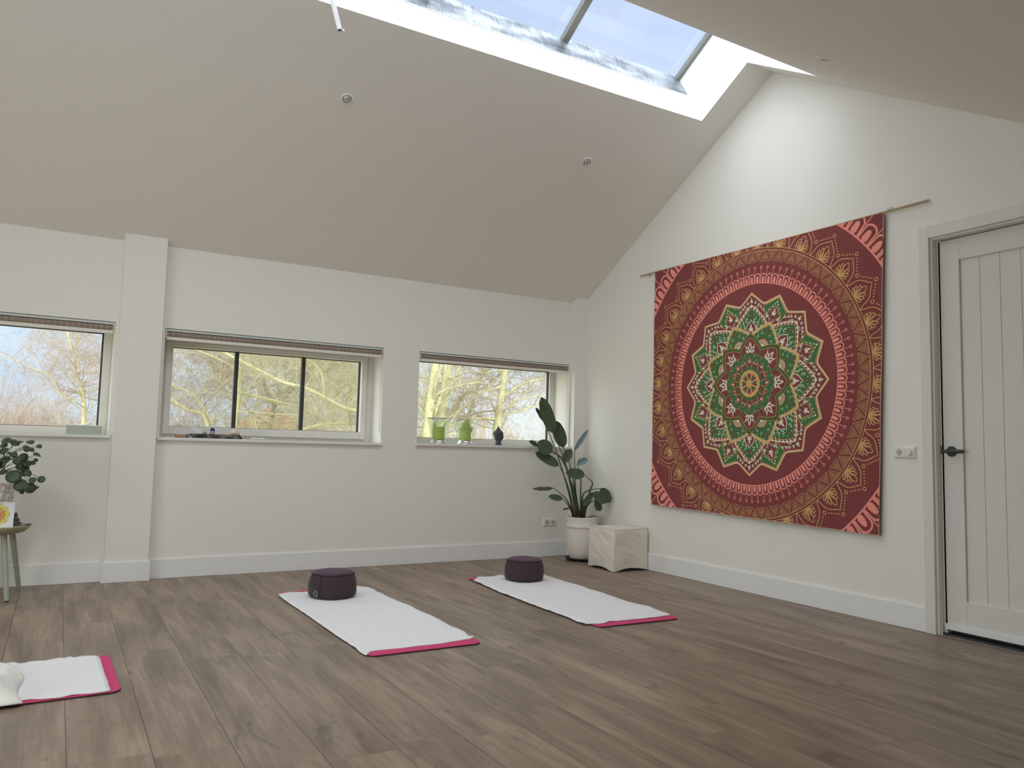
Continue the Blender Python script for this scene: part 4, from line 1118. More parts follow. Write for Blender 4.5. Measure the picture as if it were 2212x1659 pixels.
# ------------------------------------------------------------------ corner: pot, plant, cube
def leaf_mesh(B, Tp, w, droop=.12, fold=.25, side=Vector((-.5,-.86,.1)), k=12, wav=.0, prof=.9):
    B, Tp = Vector(B), Vector(Tp); ax = (Tp-B); l = ax.length; ax.normalize()
    nrm = (side - ax*side.dot(ax)).normalized(); lat = ax.cross(nrm)
    mb = MB(); nv = 6; rnd = random.Random(int(l*1e4)+int(w*1e5))
    ph = rnd.random()*6
    def P(u, v):
        s_ = v*2-1
        wd = w/2*(math.sin(PI*min(1,u**prof))**.43 if 0 < u < 1 else 0.02)
        c = B + ax*l*u + nrm*(-droop*l*math.sin(PI*u)*.5)
        return c + lat*wd*s_ + nrm*(abs(s_)*wd*fold + wav*math.sin(u*16+ph+s_*1.5)*abs(s_))
    mb.grid(P, k, nv)
    return mb
STR = [
('big',[(-.041,.024,.37),(-.068,.025,.49),(-.116,.038,.704),(-.168,.054,.897),(-.269,.098,1.154)],(-.373,.159,1.487),.122,'f'),
('fold',[(-.059,.035,.37),(-.12,.07,.649),(-.209,.122,.96),(-.314,.182,1.251)],(-.392,.228,1.391),.045,'e'),
('second',[(-.031,.018,.37),(-.047,.036,.489),(-.065,.055,.703),(-.101,.085,.897),(-.142,.117,1.026)],(-.215,.16,1.274),.120,'f'),
('round',[(-.041,.024,.37),(-.089,.017,.598),(-.176,.033,.876),(-.241,.036,.95),(-.320,.052,.975)],(-.425,.112,1.075),.135,'f'),
('thin',[(-.045,.026,.37),(-.084,.063,.649),(-.128,.103,.853),(-.208,.164,.975),(-.339,.255,1.031)],(-.41,.296,1.079),.048,'e'),
('lower',[(-.059,.035,.37),(-.115,.036,.597),(-.18,.043,.768),(-.238,.046,.859)],(-.428,.157,.979),.092,'f'),
('mid',[(-.027,.016,.37),(-.082,.009,.598),(-.15,.01,.77),(-.213,.008,.892)],(-.156,-.025,1.012),.084,'f'),
('rolled',[(-.013,.007,.37),(-.053,.031,.597),(-.066,.038,.812),(-.071,.041,1.002)],(.037,-.021,1.195),.044,'b'),
('flag',[(-.008,.005,.37),(-.016,.009,.598),(-.018,.01,.76),(-.048,.028,.872)],(.036,-.021,.923),.062,'b'),
('centre',[(.001,-.001,.37),(.029,-.075,.635),(.017,-.126,.712),(-.073,-.131,.781)],(-.223,-.044,.802),.100,'f'),
('long',[(-.069,.04,.37),(-.121,.024,.491),(-.192,.019,.577),(-.298,.035,.654)],(-.464,.131,.645),.040,'f'),
('low',[(-.059,.035,.37),(-.15,.001,.493),(-.242,-.033,.562)],(-.353,.032,.583),.058,'f'),
('tiny',[(-.059,.035,.37),(-.108,.005,.455),(-.155,-.026,.476)],(-.217,.01,.464),.018,'f'),
('arch',[(.006,-.004,.37),(-.021,-.027,.579),(.01,-.083,.641),(.083,-.164,.661)],(.163,-.21,.538),.105,'f'),
('near',[(.015,-.009,.37),(-.008,-.057,.538),(-.013,-.116,.606),(-.008,-.18,.626)],(.094,-.24,.534),.094,'f'),
('inner',[(-.003,.002,.37),(-.009,-.041,.494),(-.006,-.089,.572),(.011,-.145,.623)],(-.063,-.102,.5),.060,'f'),
('droop',[(.015,-.009,.37),(.006,-.057,.484),(.014,-.116,.537),(.023,-.175,.562)],(.061,-.198,.458),.070,'f')]
def smooth_path(p, n=5):
    p = [Vector(q) for q in p]; p = [p[0]*2-p[1]] + p + [p[-1]*2-p[-2]]; out = []
    for i in range(1, len(p)-2):
        a, b, c, d = p[i-1:i+3]
        for j in range(n):
            t = j/n; out.append(.5*((2*b)+(c-a)*t+(2*a-5*b+4*c-d)*t*t+(3*b-a-3*c+d)*t**3))
    out.append(p[-2]); return out
def strelitzia():
    t = empty('potted_plant', (-.22, -.34, .016)); tag(t, 'tall bird-of-paradise plant with broad leaves in ridged white pot in corner', 'plant')
    pr = [(.001,.0),(.100,.0),(.112,.012),(.126,.06),(.137,.12),(.143,.19),(.143,.24),(.139,.272),(.141,.280),(.150,.288),(.151,.296),(.147,.305),(.141,.312),(.142,.34),(.146,.372),(.146,.378),(.139,.379),(.134,.372),(.131,.352)]
    MB().lathe(pr, n=64, cap=False).build('pot', M['potw'], t, smooth=True)
    MB().lathe([(.132,.352),(.08,.360),(.001,.363)], n=40, cap=False, fn=lambda a,z: 0).build('soil', M['soil'], t)
    for nm, pet, tip, w, kd in STR:
        mt = {'f':M['leaf'],'e':M['leaf'],'b':M['leafback']}[kd]
        pts = smooth_path([(x,y,z-.016) for x,y,z in pet]); n = len(pts)
        MB().tube(pts, [.0085-(.0055)*i/(n-1) for i in range(n)], 8).build('leaf_stalk', M['stem'], t, smooth=True)
        tp = Vector(tip)-Vector((0,0,.016))
        side = Vector((-.5,-.86,.25)) if kd != 'e' else Vector((-.2,-.95,.3))
        up = nm in ('arch','near','inner','droop','long')
        if up: side = Vector((-.45,-.75,.5))
        l = leaf_mesh(pts[-1], tp, w, droop=.10 if up else .05, fold={'f':.18,'e':.6,'b':.9}[kd], side=side, wav=.004)
        o = l.build('leaf', mt, t, smooth=True, subsurf=1)
        rib = MB(); Bp = pts[-1]; ax = tp-Bp; al = ax.length; axn = ax.normalized(); nn = (side-axn*side.dot(axn)).normalized()
        rp = [Bp+ax*u + nn*(-(.10 if up else .05)*al*math.sin(PI*u)*.5+.001) for u in [i/8 for i in range(8)]]
        rib.tube(rp, [.0028*(1-i/9) for i in range(8)], 6).build('midrib', M['stem'], o, smooth=True)
        if nm == 'droop':
            leaf_mesh(pts[-1]+Vector((.012,0,-.02)), tp+Vector((-.035,.01,.005)), w*.5, side=side, wav=.004).build('leaf', mt, t, smooth=True)
    # sheaths at the foot
    rnd = random.Random(5)
    for k in range(9):
        a = rnd.uniform(0, 2*PI); r_ = rnd.uniform(.0,.035); hgt = rnd.uniform(.10,.2)
        b = Vector((r_*math.cos(a)-.02, r_*math.sin(a), .35)); e = b+Vector((-.03+.05*math.cos(a)*.6, .05*math.sin(a)*.5, hgt))
        leaf_mesh(b, e, .026, fold=.8, wav=0).build('leaf_sheath', M['dry'] if k == 4 else M['stem'], t, smooth=True)
    MB().tube(smooth_path([(.030,-.070,.375),(.055,-.085,.393),(.075,-.10,.384),(.105,-.115,.388)]), [.006]*10+[.004]*6, 6).build('dry_leaf', M['dry'], t, smooth=True)
    return t
strelitzia()
o = MB().lathe([(.001,.0),(.13,.0),(.150,.022),(.156,.026),(.152,.028),(.128,.012),(.001,.012)], n=48, cap=False).build('plant_saucer', M['saucer'], smooth=True)
o.location = (-.22, -.34, .0005); tag(o, 'black plastic saucer under the white plant pot', 'saucer')

def cube_stool():
    x0, x1, y0, y1, h = -.378, -.022, -1.030, -.672, .352
    t = empty('covered_cube', ((x0+x1)/2, (y0+y1)/2, 0)); tag(t, 'cube seat under a loose cream linen cover, in front of the pot', 'stool')
    w, d = (x1-x0)/2, (y1-y0)/2
    MB().box(-w+.02, w-.02, -d+.02, d-.02, 0, h-.02).build('seat_block', M['matblack'], t)
    n = 40; nz = 36; cn = []
    per = []
    for (ax, ay, bx, by) in ((-w,-d,w,-d),(w,-d,w,d),(w,d,-w,d),(-w,d,-w,-d)):
        for i in range(n): per.append((ax+(bx-ax)*i/n, ay+(by-ay)*i/n))
    mb = MB()
    def P(i, j):
        k = i % (4*n); x, y = per[k]; s_ = k//n; u = (k % n)/n; v = j/nz
        hem = .012 + .012*(.5+.5*math.sin(k*.16+1)) + (.012*math.sin(PI*u)**2)
        if s_ == 0: hem = .004 + .022*math.sin(PI*u)**1.0          # front face seen on the right
        if s_ == 3: hem = .004 + .020*math.sin(PI*min(1,u*1.1)) if u > .1 else .01
        z = h - (h-hem)*v
        sx, sy = ((0,-1),(1,0),(0,1),(-1,0))[s_]
        cr = math.sin(PI*u)**.5 if 0 < u < 1 else 0
        f1 = .002*math.sin(u*5+v*9+s_*2)*cr
        fold = .006*mnoise.noise(Vector((u*1.5+v*.8+s_*7, v*6.0-u*3.2, s_*3.1)))*cr + .0022*mnoise.noise(Vector((u*3+v*3, v*20-u*9, s_*5.1)))*cr
        fl = (.002+.006*v*v)*(1 if s_ in (0,3) else .3)*(.6+.4*math.cos(u*PI*2))
        out = f1+fold+fl
        q = .6+.4*min(1, v*6)
        cx, cy = x*(1-.02*(1-min(1,v*8))), y*(1-.02*(1-min(1,v*8)))
        zz = z - .004*(1-min(1, v*20))
        px = cx+sx*out*q + (0 if s_ in (1,3) else 0); py = cy+sy*out*q
        px = min(px, w+.004); 
        return (px, py, zz)
    vs = [P(i,j) for i in range(4*n) for j in range(nz+1)]
    fs = [(i*(nz+1)+j, ((i+1)%(4*n))*(nz+1)+j, ((i+1)%(4*n))*(nz+1)+j+1, i*(nz+1)+j+1) for i in range(4*n) for j in range(nz)]
    mb.add(vs, fs)
    # top, slightly sunken and wrinkled
    g = 20; base = len(mb.v); c2 = w*.98
    def Q(a, b):
        x, y = -w*.98+2*w*.98*a, -d*.98+2*d*.98*b; e = min(a,1-a,b,1-b)
        return (x, y, h-.004+.006*min(1,e*8)+.004*mnoise.noise(Vector((x*14,y*14,2)))*min(1,e*8))
    mb.grid(Q, g, g)
    o = mb.build('linen_cover', M['linen'], t, smooth=True)
    md = o.modifiers.new('weld', 'WELD'); md.merge_threshold = .004
    # seam
    s_ = MB()
    for (x, y) in ((-w,-d),):
        s_.tube([(x*1.0, y*1.0, h-.006), (x*1.01, y*1.01, h*.6), (x*1.03, y*1.04, .02)], .0022, 6)
    s_.tube([(-w*.985, d*.98, h-.002), (-w*.985,-d*.985, h-.002), (w*.98,-d*.985, h-.002)], .0025, 6)
    s_.build('cover_seam', M['linen'], o, smooth=True)
cube_stool()

# ------------------------------------------------------------------ left edge: stool, pilea, card, figurine
TZ = .442
def stool_table():
    t = empty('side_table', (-4.760, -.350, 0)); tag(t, 'low round wooden side table with splayed grey-green legs at left edge', 'side table')
    MB().lathe([(.001,TZ-.045),(.150,TZ-.045),(.175,TZ-.036),(.205,TZ-.008),(.207,TZ),(.001,TZ)], n=56, cap=False).build('tabletop', M['stool'], t, auto=True)
    for (tx, ty, fx, fy) in ((.065,-.075,.112,-.200),(.105,.02,.160,.205),(-.10,-.03,-.185,-.08),(-.04,.09,-.10,.20)):
        MB().tube([(tx,ty,TZ-.045),(fx,fy,.004)], [.018,.0135], 16).build('leg', M['stoolleg'], t, auto=True)
stool_table()
PIL = [(0.056,-.102,.781,.032),(.117,-.184,.756,.064),(.159,-.197,.703,.058),(.21,-.203,.687,.048),(.221,-.221,.738,.032),(.24,-.186,.69,.026),(.193,-.17,.777,.032),(.129,-.168,.855,.039),(.16,-.116,.875,.039),(.179,-.104,.841,.045),(.171,-.099,.807,.039),(.215,-.102,.841,.022),(.235,-.171,.894,.035),(.204,-.142,.922,.022),(.238,-.115,.946,.026),(.19,-.145,.974,.035),(.175,-.171,.932,.035),(.138,-.08,.973,.029),(.11,-.087,.964,.039),(.064,-.118,.977,.045),(.044,-.083,.947,.039),(.105,-.119,.891,.032),(.064,-.095,.86,.039),(.055,-.124,.915,.039),(.267,-.213,.741,.032),(.167,-.144,.661,.022),(.145,-.108,.816,.039),(.161,-.059,.772,.032),(.093,-.02,.901,.039),(.044,-.003,.82,.039),(.006,-.004,.912,.039),(.008,-.062,.838,.039),(.019,-.069,.772,.035),(-.03,.017,.953,.039),(-.034,.02,.86,.039),(.229,-.133,.859,.019),
 (-.09,-.06,.90,.04),(-.13,-.02,.86,.04),(-.11,-.10,.80,.045),(-.16,-.05,.74,.04),(-.06,-.12,.85,.04),(-.02,-.03,.99,.035),(-.10,.03,.93,.04)]
def pilea():
    cx, cy = -4.785, -.330
    t = empty('potted_plant', (cx, cy, TZ+.001)); tag(t, 'trailing plant with round coin leaves in chunky white crochet pot on the side table', 'plant')
    ox, oy = -4.78-cx, -.35-cy
    bump = lambda a, z: .0055*math.sin(a*13+math.floor(z/.028)*1.5)*math.sin(z/.028*PI)+.003*math.sin(a*29+z*60)
    MB().lathe([(.001,0),(.092,.0),(.104,.012)]+[(.104+.016*min(1,k/12), .012+k*.0085) for k in range(1,30)]+[(.112,.262),(.104,.258),(.098,.235)], n=80, cap=False, fn=lambda a,z: bump(a,z) if z > .005 else 0).build('crochet_cover', M['cotton'], t, smooth=True)
    MB().lathe([(.100,.238),(.001,.244)], n=30, cap=False).build('soil', M['soil'], t)
    cr = Vector((0,0,.34))
    MB().tube(smooth_path([(0,0,.24),(.01,-.01,.30),(.03,-.03,.36),(.06,-.05,.42)]), .009, 8).build('stem', M['stem'], t, smooth=True)
    rnd = random.Random(11)
    for i, (x, y, z, d) in enumerate(PIL):
        p = Vector((x+ox, y+oy, z-TZ))
        hub = Vector((.055,-.05,.40)) if i % 3 else Vector((.0,-.02,.30))
        if z < .80: hub = Vector((.07,-.06,.34))
        out = (p-hub).normalized()
        nrm = (out*.55+Vector((-.25,-.45,.45))+Vector((rnd.uniform(-.3,.3),rnd.uniform(-.3,.3),rnd.uniform(-.3,.3)))).normalized()
        u = nrm.orthogonal().normalized(); w = nrm.cross(u)
        mid = (hub+p)/2+Vector((0,0,.03))
        MB().tube(smooth_path([hub, mid, p-nrm*.004], 4), .0015, 6).build('leaf_stalk', M['stem'], t, smooth=True)
        mb = MB(); vs = [p-nrm*.003]; k = 18; r_ = d/2*1.38
        for ring_, rr in ((1,.5),(2,1.0)):
            for j in range(k):
                a = 2*PI*j/k; vs.append(p + (u*math.cos(a)+w*math.sin(a))*r_*rr + nrm*(.004*(rr**2)*math.sin(2*a+i)-(.0 if rr < 1 else .003)))
        fs = [(0,1+j,1+(j+1)%k) for j in range(k)]+[(1+j,1+k+j,1+k+(j+1)%k,1+(j+1)%k) for j in range(k)]
        mb.add(vs, fs).build('leaf', M['pilea'], t, smooth=True, solid=.001)
pilea()
def card():
    t = empty('picture_card', (-4.725, -.492, TZ+.0005)); tag(t, 'square white card with a yellow and orange sun mandala leaning on the crochet pot', 'card')
    t.rotation_euler = (R(-10), 0, R(-4))
    hw = .078; cz = .078
    MB().box(-hw, hw, 0, .0025, 0, 2*hw).build('card_sheet', M['paper'], t)
    mb = MB()
    def disk(r_, y, m, n=40, wob=0, lob=12, c=(-.012, cz)):
        vs = [(c[0], y, c[1])]+[(c[0]+(r_+wob*math.cos(lob*2*PI*j/n))*math.cos(2*PI*j/n), y, c[1]+(r_+wob*math.cos(lob*2*PI*j/n))*math.sin(2*PI*j/n)) for j in range(n)]
        mb.add(vs, [(0,1+j,1+(j+1)%n) for j in range(n)], m)
    disk(.067, -.0006, 0, 72, .0035, 9); disk(.058, -.0009, 1, 72, .004, 12); disk(.045, -.0012, 2, 96, .005, 12); disk(.038, -.0015, 3, 96, .006, 12); disk(.029, -.0018, 2, 40); disk(.024, -.0021, 3, 96, .003, 8)
    mb.box(-.034, .010, -.0027, -.0024, cz-.006, cz+.005, 4); mb.box(-.05,.02,-.0006,-.0004,.146,.149,5)
    mb.build('sun_print', [mat('print_lemon',(.62,.62,.20),.8), mat('print_yellow',(.85,.72,.18),.8), mat('print_brown',(.42,.22,.12),.8), mat('print_orange',(.85,.45,.15),.8), mat('print_red',(.62,.13,.05),.8), mat('print_olive',(.35,.36,.15),.8)], t)
card()
def mini_buddha():
    mb = MB()
    mb.ball((0,0,.014), .030,.021,.014, 20, 10); mb.ball((.018,-.006,.013), .018,.014,.010, 14, 8); mb.ball((-.018,-.006,.013), .018,.014,.010, 14, 8)
    mb.lathe([(.018,.012),(.016,.03),(.017,.045),(.012,.052),(.006,.055),(.006,.06)], n=16)
    mb.tube([(.016,0,.046),(.021,-.004,.032),(.010,-.015,.022)], .005, 8); mb.tube([(-.016,0,.046),(-.021,-.004,.032),(-.010,-.015,.022)], .005, 8)
    mb.ball((0,0,.067), .0115,.0115,.0135, 16, 10); mb.ball((0,0,.081), .006,.006,.006, 12, 8)
    for s_ in (-1,1): mb.ball((s_*.0115,0,.065), .0025,.003,.007, 8, 6)
    mb.lathe([(.027,0),(.027,.006),(.024,.008)], n=24)
    o = mb.build('buddha_figurine', M['stone2'], remesh=.0014); o.location = (-4.640, -.365, TZ+.0008); o.rotation_euler = (0,0,R(25)); o.scale = (.95,)*3
    tag(o, 'tiny grey seated buddha figurine on the side table beside the sun card', 'figurine')
mini_buddha()
def incense():
    t = empty('incense_stick', (-4.58, -.40, TZ+.0015)); tag(t, 'thin dark incense stick with a black tip lying at the edge of the side table', 'incense')
    MB().tube([(-.045,-.01,.0012),(0,0,.0014),(.012,.006,.002)], .0012, 6).build('stick', M['soil'], t, smooth=True)
    MB().tube([(-.004,.0,.003),(.012,.006,.004),(.026,.012,.007)], [.003,.0045,.0045], 10).build('burnt_tip', M['black'], t, smooth=True)
incense()

# ------------------------------------------------------------------ things on the sills
def tissue_box():
    z = SILLZ[0]+.0005; t = empty('tissue_box', (-4.285, .075, z)); tag(t, 'pale green dotted tissue box on the sill of the left window', 'tissue box')
    MB().box(-.112,.112,-.055,.055,0,.062).build('box', M['tissuebox'], t, bevel=.002)
    def P(u, v):
        x = -.085+.17*u; y = -.03+.06*v
        z_ = .063 + .030*math.exp(-((u-.66)/.14)**2)*(1-abs(v-.5)*.7) + .016*math.exp(-((u-.18)/.10)**2)*(1-abs(v-.5)) + .004*math.sin(u*17+v*5)
        return (x, y, max(.0625, z_*(1 if 0 < v < 1 else .0)+(0 if 0 < v < 1 else .0625)))
    MB().grid(P, 30, 10).build('tissue', M['paper'], t, smooth=True)
tissue_box()
z1_ = SILLZ[1]+.0005
def tray():
    t = empty('wire_tray', (-3.385, .075, z1_)); tag(t, 'black wire mesh tray full of stones on the middle window sill', 'tray')
    b, tp, h = [(-.158,-.035),(.185,-.035),(.185,.045),(-.158,.045)], [(-.192,-.05),(.150,-.05),(.150,.06),(-.192,.06)], .030
    tp = [(-.195,-.05),(.160,-.05),(.160,.06),(-.195,.06)]
    mb = MB()
    P3 = [(x,y,.002) for x,y in b]+[(x,y,h) for x,y in tp]
    for a, c in ((4,5),(5,6),(6,7),(7,4),(0,1),(1,2),(2,3),(3,0),(0,4),(1,5),(2,6),(3,7)): mb.tube([P3[a], P3[c]], .0022, 6)
    mb.build('rim', M['mesh'], t, smooth=True)
    mb = MB()
    def wires(p, q, r_, s_, n, m_):
        p, q, r_, s_ = map(Vector, (p,q,r_,s_))
        for i in range(1, n): u = i/n; mb.tube([p.lerp(q,u), s_.lerp(r_,u)], .0006, 3)
        for i in range(1, m_): u = i/m_; mb.tube([p.lerp(s_,u), q.lerp(r_,u)], .0006, 3)
    wires(P3[0],P3[1],P3[5],P3[4],46,6); wires(P3[1],P3[2],P3[6],P3[5],12,6); wires(P3[3],P3[0],P3[4],P3[7],12,6); wires(P3[0],P3[1],P3[2],P3[3],40,10); wires(P3[2],P3[3],P3[7],P3[6],46,6)
    mb.build('wire_mesh', M['mesh'], t)
tray()
def lump(name, c, r3, mt, seed, label, cat, group=None):
    mb = MB().ball((0,0,0), 1,1,1, 18, 12)
    mb.v = [tuple(Vector((p[0]*r3[0],p[1]*r3[1],p[2]*r3[2]))*(1+.28*mnoise.noise(Vector(p)*1.7+Vector((seed,0,0))))) for p in mb.v]
    o = mb.build(name, mt, smooth=True); o.location = c; tag(o, label, cat, group); return o
lump('stone', (-3.50,.070,z1_+.018), (.045,.026,.014), M['stone'], 1, 'flat blue-grey stone in the left end of the wire tray', 'stone')
lump('stone', (-3.395,.075,z1_+.017), (.040,.024,.013), mat('brown_stone',(.20,.14,.10),.7,var=.3,vscale=50), 4, 'brown oval stone in the middle of the wire tray', 'stone')
lump('stone', (-3.300,.070,z1_+.017), (.042,.024,.013), mat('speckled_stone',(.33,.28,.24),.7,var=.4,vscale=70), 7, 'pale speckled stone in the right half of the wire tray', 'stone')
lump('stone', (-3.478,.085,z1_+.042), (.021,.016,.012), mat('tan_stone',(.42,.35,.27),.8,var=.3,vscale=60), 9, 'small tan stone heaped left of the blue spray bottle', 'stone')
lump('sea_shell', (-3.248,.075,z1_+.048), (.036,.024,.020), M['shell'], 12, 'knobbly cream and tan shell on the right end of the wire tray', 'shell')
def feather():
    t = empty('feather', (-3.53,.07,z1_+.05)); tag(t, 'small white feather sticking up from the left end of the wire tray', 'feather')
    leaf_mesh((.055,0,-.012), (-.055,0,.040), .030, wav=.003, fold=.2).build('vane', M['feather'], t, smooth=True)
    MB().tube([(.060,0,-.014),(-.05,0,.038)], .001, 5).build('quill', M['paper'], t)
feather()
def spray():
    t = empty('spray_bottle', (-3.418,.078,z1_+.028)); tag(t, 'tiny cobalt blue spray bottle with white nozzle standing in the wire tray', 'bottle')
    MB().lathe([(.001,0),(.017,.0),(.018,.003),(.018,.040),(.015,.047),(.009,.052),(.0085,.056)], n=28, cap=False).build('bottle_body', M['blueglass'], t, smooth=True)
    MB().lathe([(.0184,.006),(.0184,.028)], n=28, cap=False).build('paper_label', M['label'], t, smooth=True)
    MB().lathe([(.001,.054),(.0105,.054),(.0105,.066),(.0085,.068),(.007,.088),(.006,.090),(.001,.090)], n=20, cap=False).build('nozzle_cap', M['paper'], t, smooth=True)
spray()
o = MB().tube([(-.038,0,.0125),(.030,0,.0125)], .0125, 16).build('cork', M['cork'], auto=True); o.location = (-3.645,.06,z1_); tag(o, 'brown cork lying at the left end of the middle window sill', 'cork')
def clip():
    t = empty('binder_clip', (-3.600,.055,z1_)); tag(t, 'small dark clip between the cork and the wire tray on the sill', 'clip')
    MB().prism_x([(-.011,.0),(.011,.0),(.004,.021),(-.004,.021)], -.010,.010).build('clip_body', M['black'], t, bevel=.001)
    m = MB(); m.tube([(.012,-.006,.002),(.022,-.008,.018),(.028,0,.004),(.034,.006,.020),(.038,.006,.004)], .0018, 6); m.build('wire_handle', M['steel'], t, smooth=True)
clip()
o = MB().box(-.215,.215,-.022,.022,0,.004).build('flat_ruler', M['flat'], bevel=.001); o.location = (-2.962,.018,z1_); o.rotation_euler=(0,0,R(-1)); tag(o, 'long flat grey strip lying along the middle window sill', 'strip')
o = MB().box(-.048,.048,-.02,.02,0,.014).build('folded_paper', M['paper'], bevel=.002); o.location = (-3.072,.085,z1_); tag(o, 'small folded white paper on the sill right of the wire tray', 'paper')
o = MB().prism_x([(-.02,0),(.02,0),(0,.003)], -.001,.001).add([(-.035,0,0),(0,0,.014),(.035,0,0),(-.03,.02,0),(0,.02,.012),(.03,.02,0)], [(0,1,4,3),(1,2,5,4),(0,3,5,2)]).build('paper_scrap', M['paper']); o.location = (-2.805,.075,z1_); tag(o, 'little tent of white paper on the sill near the right bar of the middle window', 'paper')

z3 = SILLZ[2]+.0005
def candle_holder(x, y, tall, label, lab2):
    t = empty('candle_holder', (x, y, z3)); tag(t, label, 'candle holder', 'flared glass candle holders on the right window sill')
    MB().lathe([(.001,.006),(.060,.006),(.072,.0012),(.082,.0005),(.084,.005),(.070,.014),(.064,.022),(.064,.034),(.001,.034)], n=48, cap=False).build('metal_foot', M['chrome'], t, smooth=True)
    g = MB().lathe([(.062,.035),(.068,.036),(.108,.222),(.108,.226),(.1045,.226),(.065,.040),(.062,.040)], n=56, cap=False)
    g.build('glass_cup', M['cup'], t, smooth=True)
    MB().lathe([(.1035,.222),(.1035,.229),(.109,.229),(.109,.222),(.1035,.222)], n=56, cap=False).build('metal_rim', M['steel'], t, smooth=True)
    return t
candle_holder(-1.497,.100, False, 'leftmost flared glass candle holder on the right window sill, holding the short candle', '')
candle_holder(-1.232,.100, True, 'flared glass candle holder nearer the stone head, holding the tall folded candle', '')
def candle(x, y, tall, label):
    t = empty('candle', (x, y, z3+.0345)); tag(t, label, 'candle', 'green candles in glass holders')
    R0 = .055; n = 48; mb = MB()
    def top(a):
        if not tall:
            return .112 + .050*max(0, math.cos(a-R(200)))**14 + .062*max(0, math.cos(a-R(335)))**22 - .006*math.cos(2*a)
        return .100 + .012*math.cos(a-R(70)) + .012*math.sin(3*a)
    vs = []; K = 10
    for k in range(K+1):
        for j in range(n):
            a = 2*PI*j/n; h_ = top(a)*k/K; rr = R0*(1+.012*math.sin(h_*60+a*2)); vs.append((rr*math.cos(a), rr*math.sin(a), h_))
    for k in range(6):
        for j in range(n):
            a = 2*PI*j/n; rr = R0-.006-.001*k; h_ = top(a) + (.088-top(a))*k/5; vs.append((rr*math.cos(a), rr*math.sin(a), min(h_, top(a))))
    vs.append((0,0,.088)); KK = K+7
    fs = [(i*n+j, i*n+(j+1)%n, (i+1)*n+(j+1)%n, (i+1)*n+j) for i in range(KK-1) for j in range(n)]+[((KK-1)*n+j, (KK-1)*n+(j+1)%n, KK*n) for j in range(n)]
    fs += [tuple(range(n-1,-1,-1))]
    mb.add(vs, fs).build('wax_body', M['wax'], t, smooth=True)
    if tall:      # wax that has slumped and folded upright like a scroll
        def P(u, v):
            a = R(-150+240*u)
            r_ = .034+.016*math.sin(v*3.1)+.006*math.sin(u*9)
            return (-.012+r_*1.05*math.cos(a)*(1.05-.15*v)+.012*v, r_*math.sin(a)-.006, .085+.108*v**.9+.006*math.sin(u*7)-.02*(abs(u-.5)*2)**3*v)
        MB().grid(P, 30, 16).build('slumped_wax', M['wax'], t, smooth=True, solid=.006)
        def Q(u, v):
            a = R(-120+150*u); r_ = .052+.012*v
            return (.012+r_*math.cos(a)*.9, r_*math.sin(a)*.9, .082+.045*v*math.sin(PI*u)+.008*math.sin(u*8))
        MB().grid(Q, 24, 8).build('slumped_wax', M['wax'], t, smooth=True, solid=.006)
    MB().tube([(0,0,.086),(.001,0,.098)], .0012, 6).build('wick', M['black'], t)
candle(-1.497,.100, False, 'short green pillar candle with two pointed horns of leftover wax')
candle(-1.232,.100, True, 'taller green candle with wax folded up like a scroll')
def buddha_head():
    mb = MB()
    mb.lathe([(.034,0),(.032,.010),(.027,.030),(.027,.055)], n=28)                      # neck
    mb.ball((0,0,.088), .043,.046,.052, 28, 20)                                          # skull and face
    mb.ball((0,-.016,.062), .027,.026,.024, 20, 12)                                      # chin
    mb.ball((0,.002,.112), .050,.050,.040, 28, 16)                                       # hair cap
    mb.ball((0,.004,.140), .030,.030,.024, 20, 12)
    mb.lathe([(.028,.145),(.020,.160),(.010,.176),(.004,.188),(.0008,.196)], (0,.004,0), 16)         # pointed topknot
    for s_ in (-1,1):
        mb.tube([(s_*.047,.004,.108),(s_*.051,.002,.085),(s_*.048,.0,.060),(s_*.044,0,.044)], [.007,.0085,.008,.006], 10)
        mb.ball((s_*.018,-.041,.088), .010,.005,.0038, 12, 8)                            # eyelids
        mb.tube([(s_*.006,-.046,.097),(s_*.018,-.045,.102),(s_*.030,-.037,.097)], .0022, 8)
        mb.ball((s_*.022,-.034,.072), .013,.010,.012, 12, 8)
    mb.tube([(0,-.045,.098),(0,-.051,.084),(0,-.055,.076)], [.0035,.0045,.007], 10)
    mb.ball((0,-.043,.0645), .0115,.005,.003, 12, 8); mb.ball((0,-.042,.060), .009,.005,.0028, 12, 8)
    rnd = random.Random(2)
    for k in range(6):
        zz = .100+.0092*k
        rr = math.sqrt(max(0, 1-((zz-.112)/.041)**2))*.050 if zz < .150 else .014
        if zz > .138: rr = max(rr, .026*math.sqrt(max(.01, 1-((zz-.14)/.026)**2)))
        m_ = max(5, int(rr*2*PI/.0092))
        for j in range(m_):
            a = 2*PI*(j+.5*(k%2))/m_
            if zz < .112 and -.9 < (a-1.5*PI) < .9: continue
            mb.ball((rr*math.cos(a), rr*math.sin(a)+.003, zz), .0042,.0042,.0038, 8, 6)
    o = mb.build('stone_bust', M['stone'], remesh=.0018); o.location = (-.895,.075,z3); o.rotation_euler = (0,0,R(38)); o.scale = (.93,.93,.93)
    tag(o, 'dark grey stone buddha head on the right window sill', 'sculpture')
buddha_head()

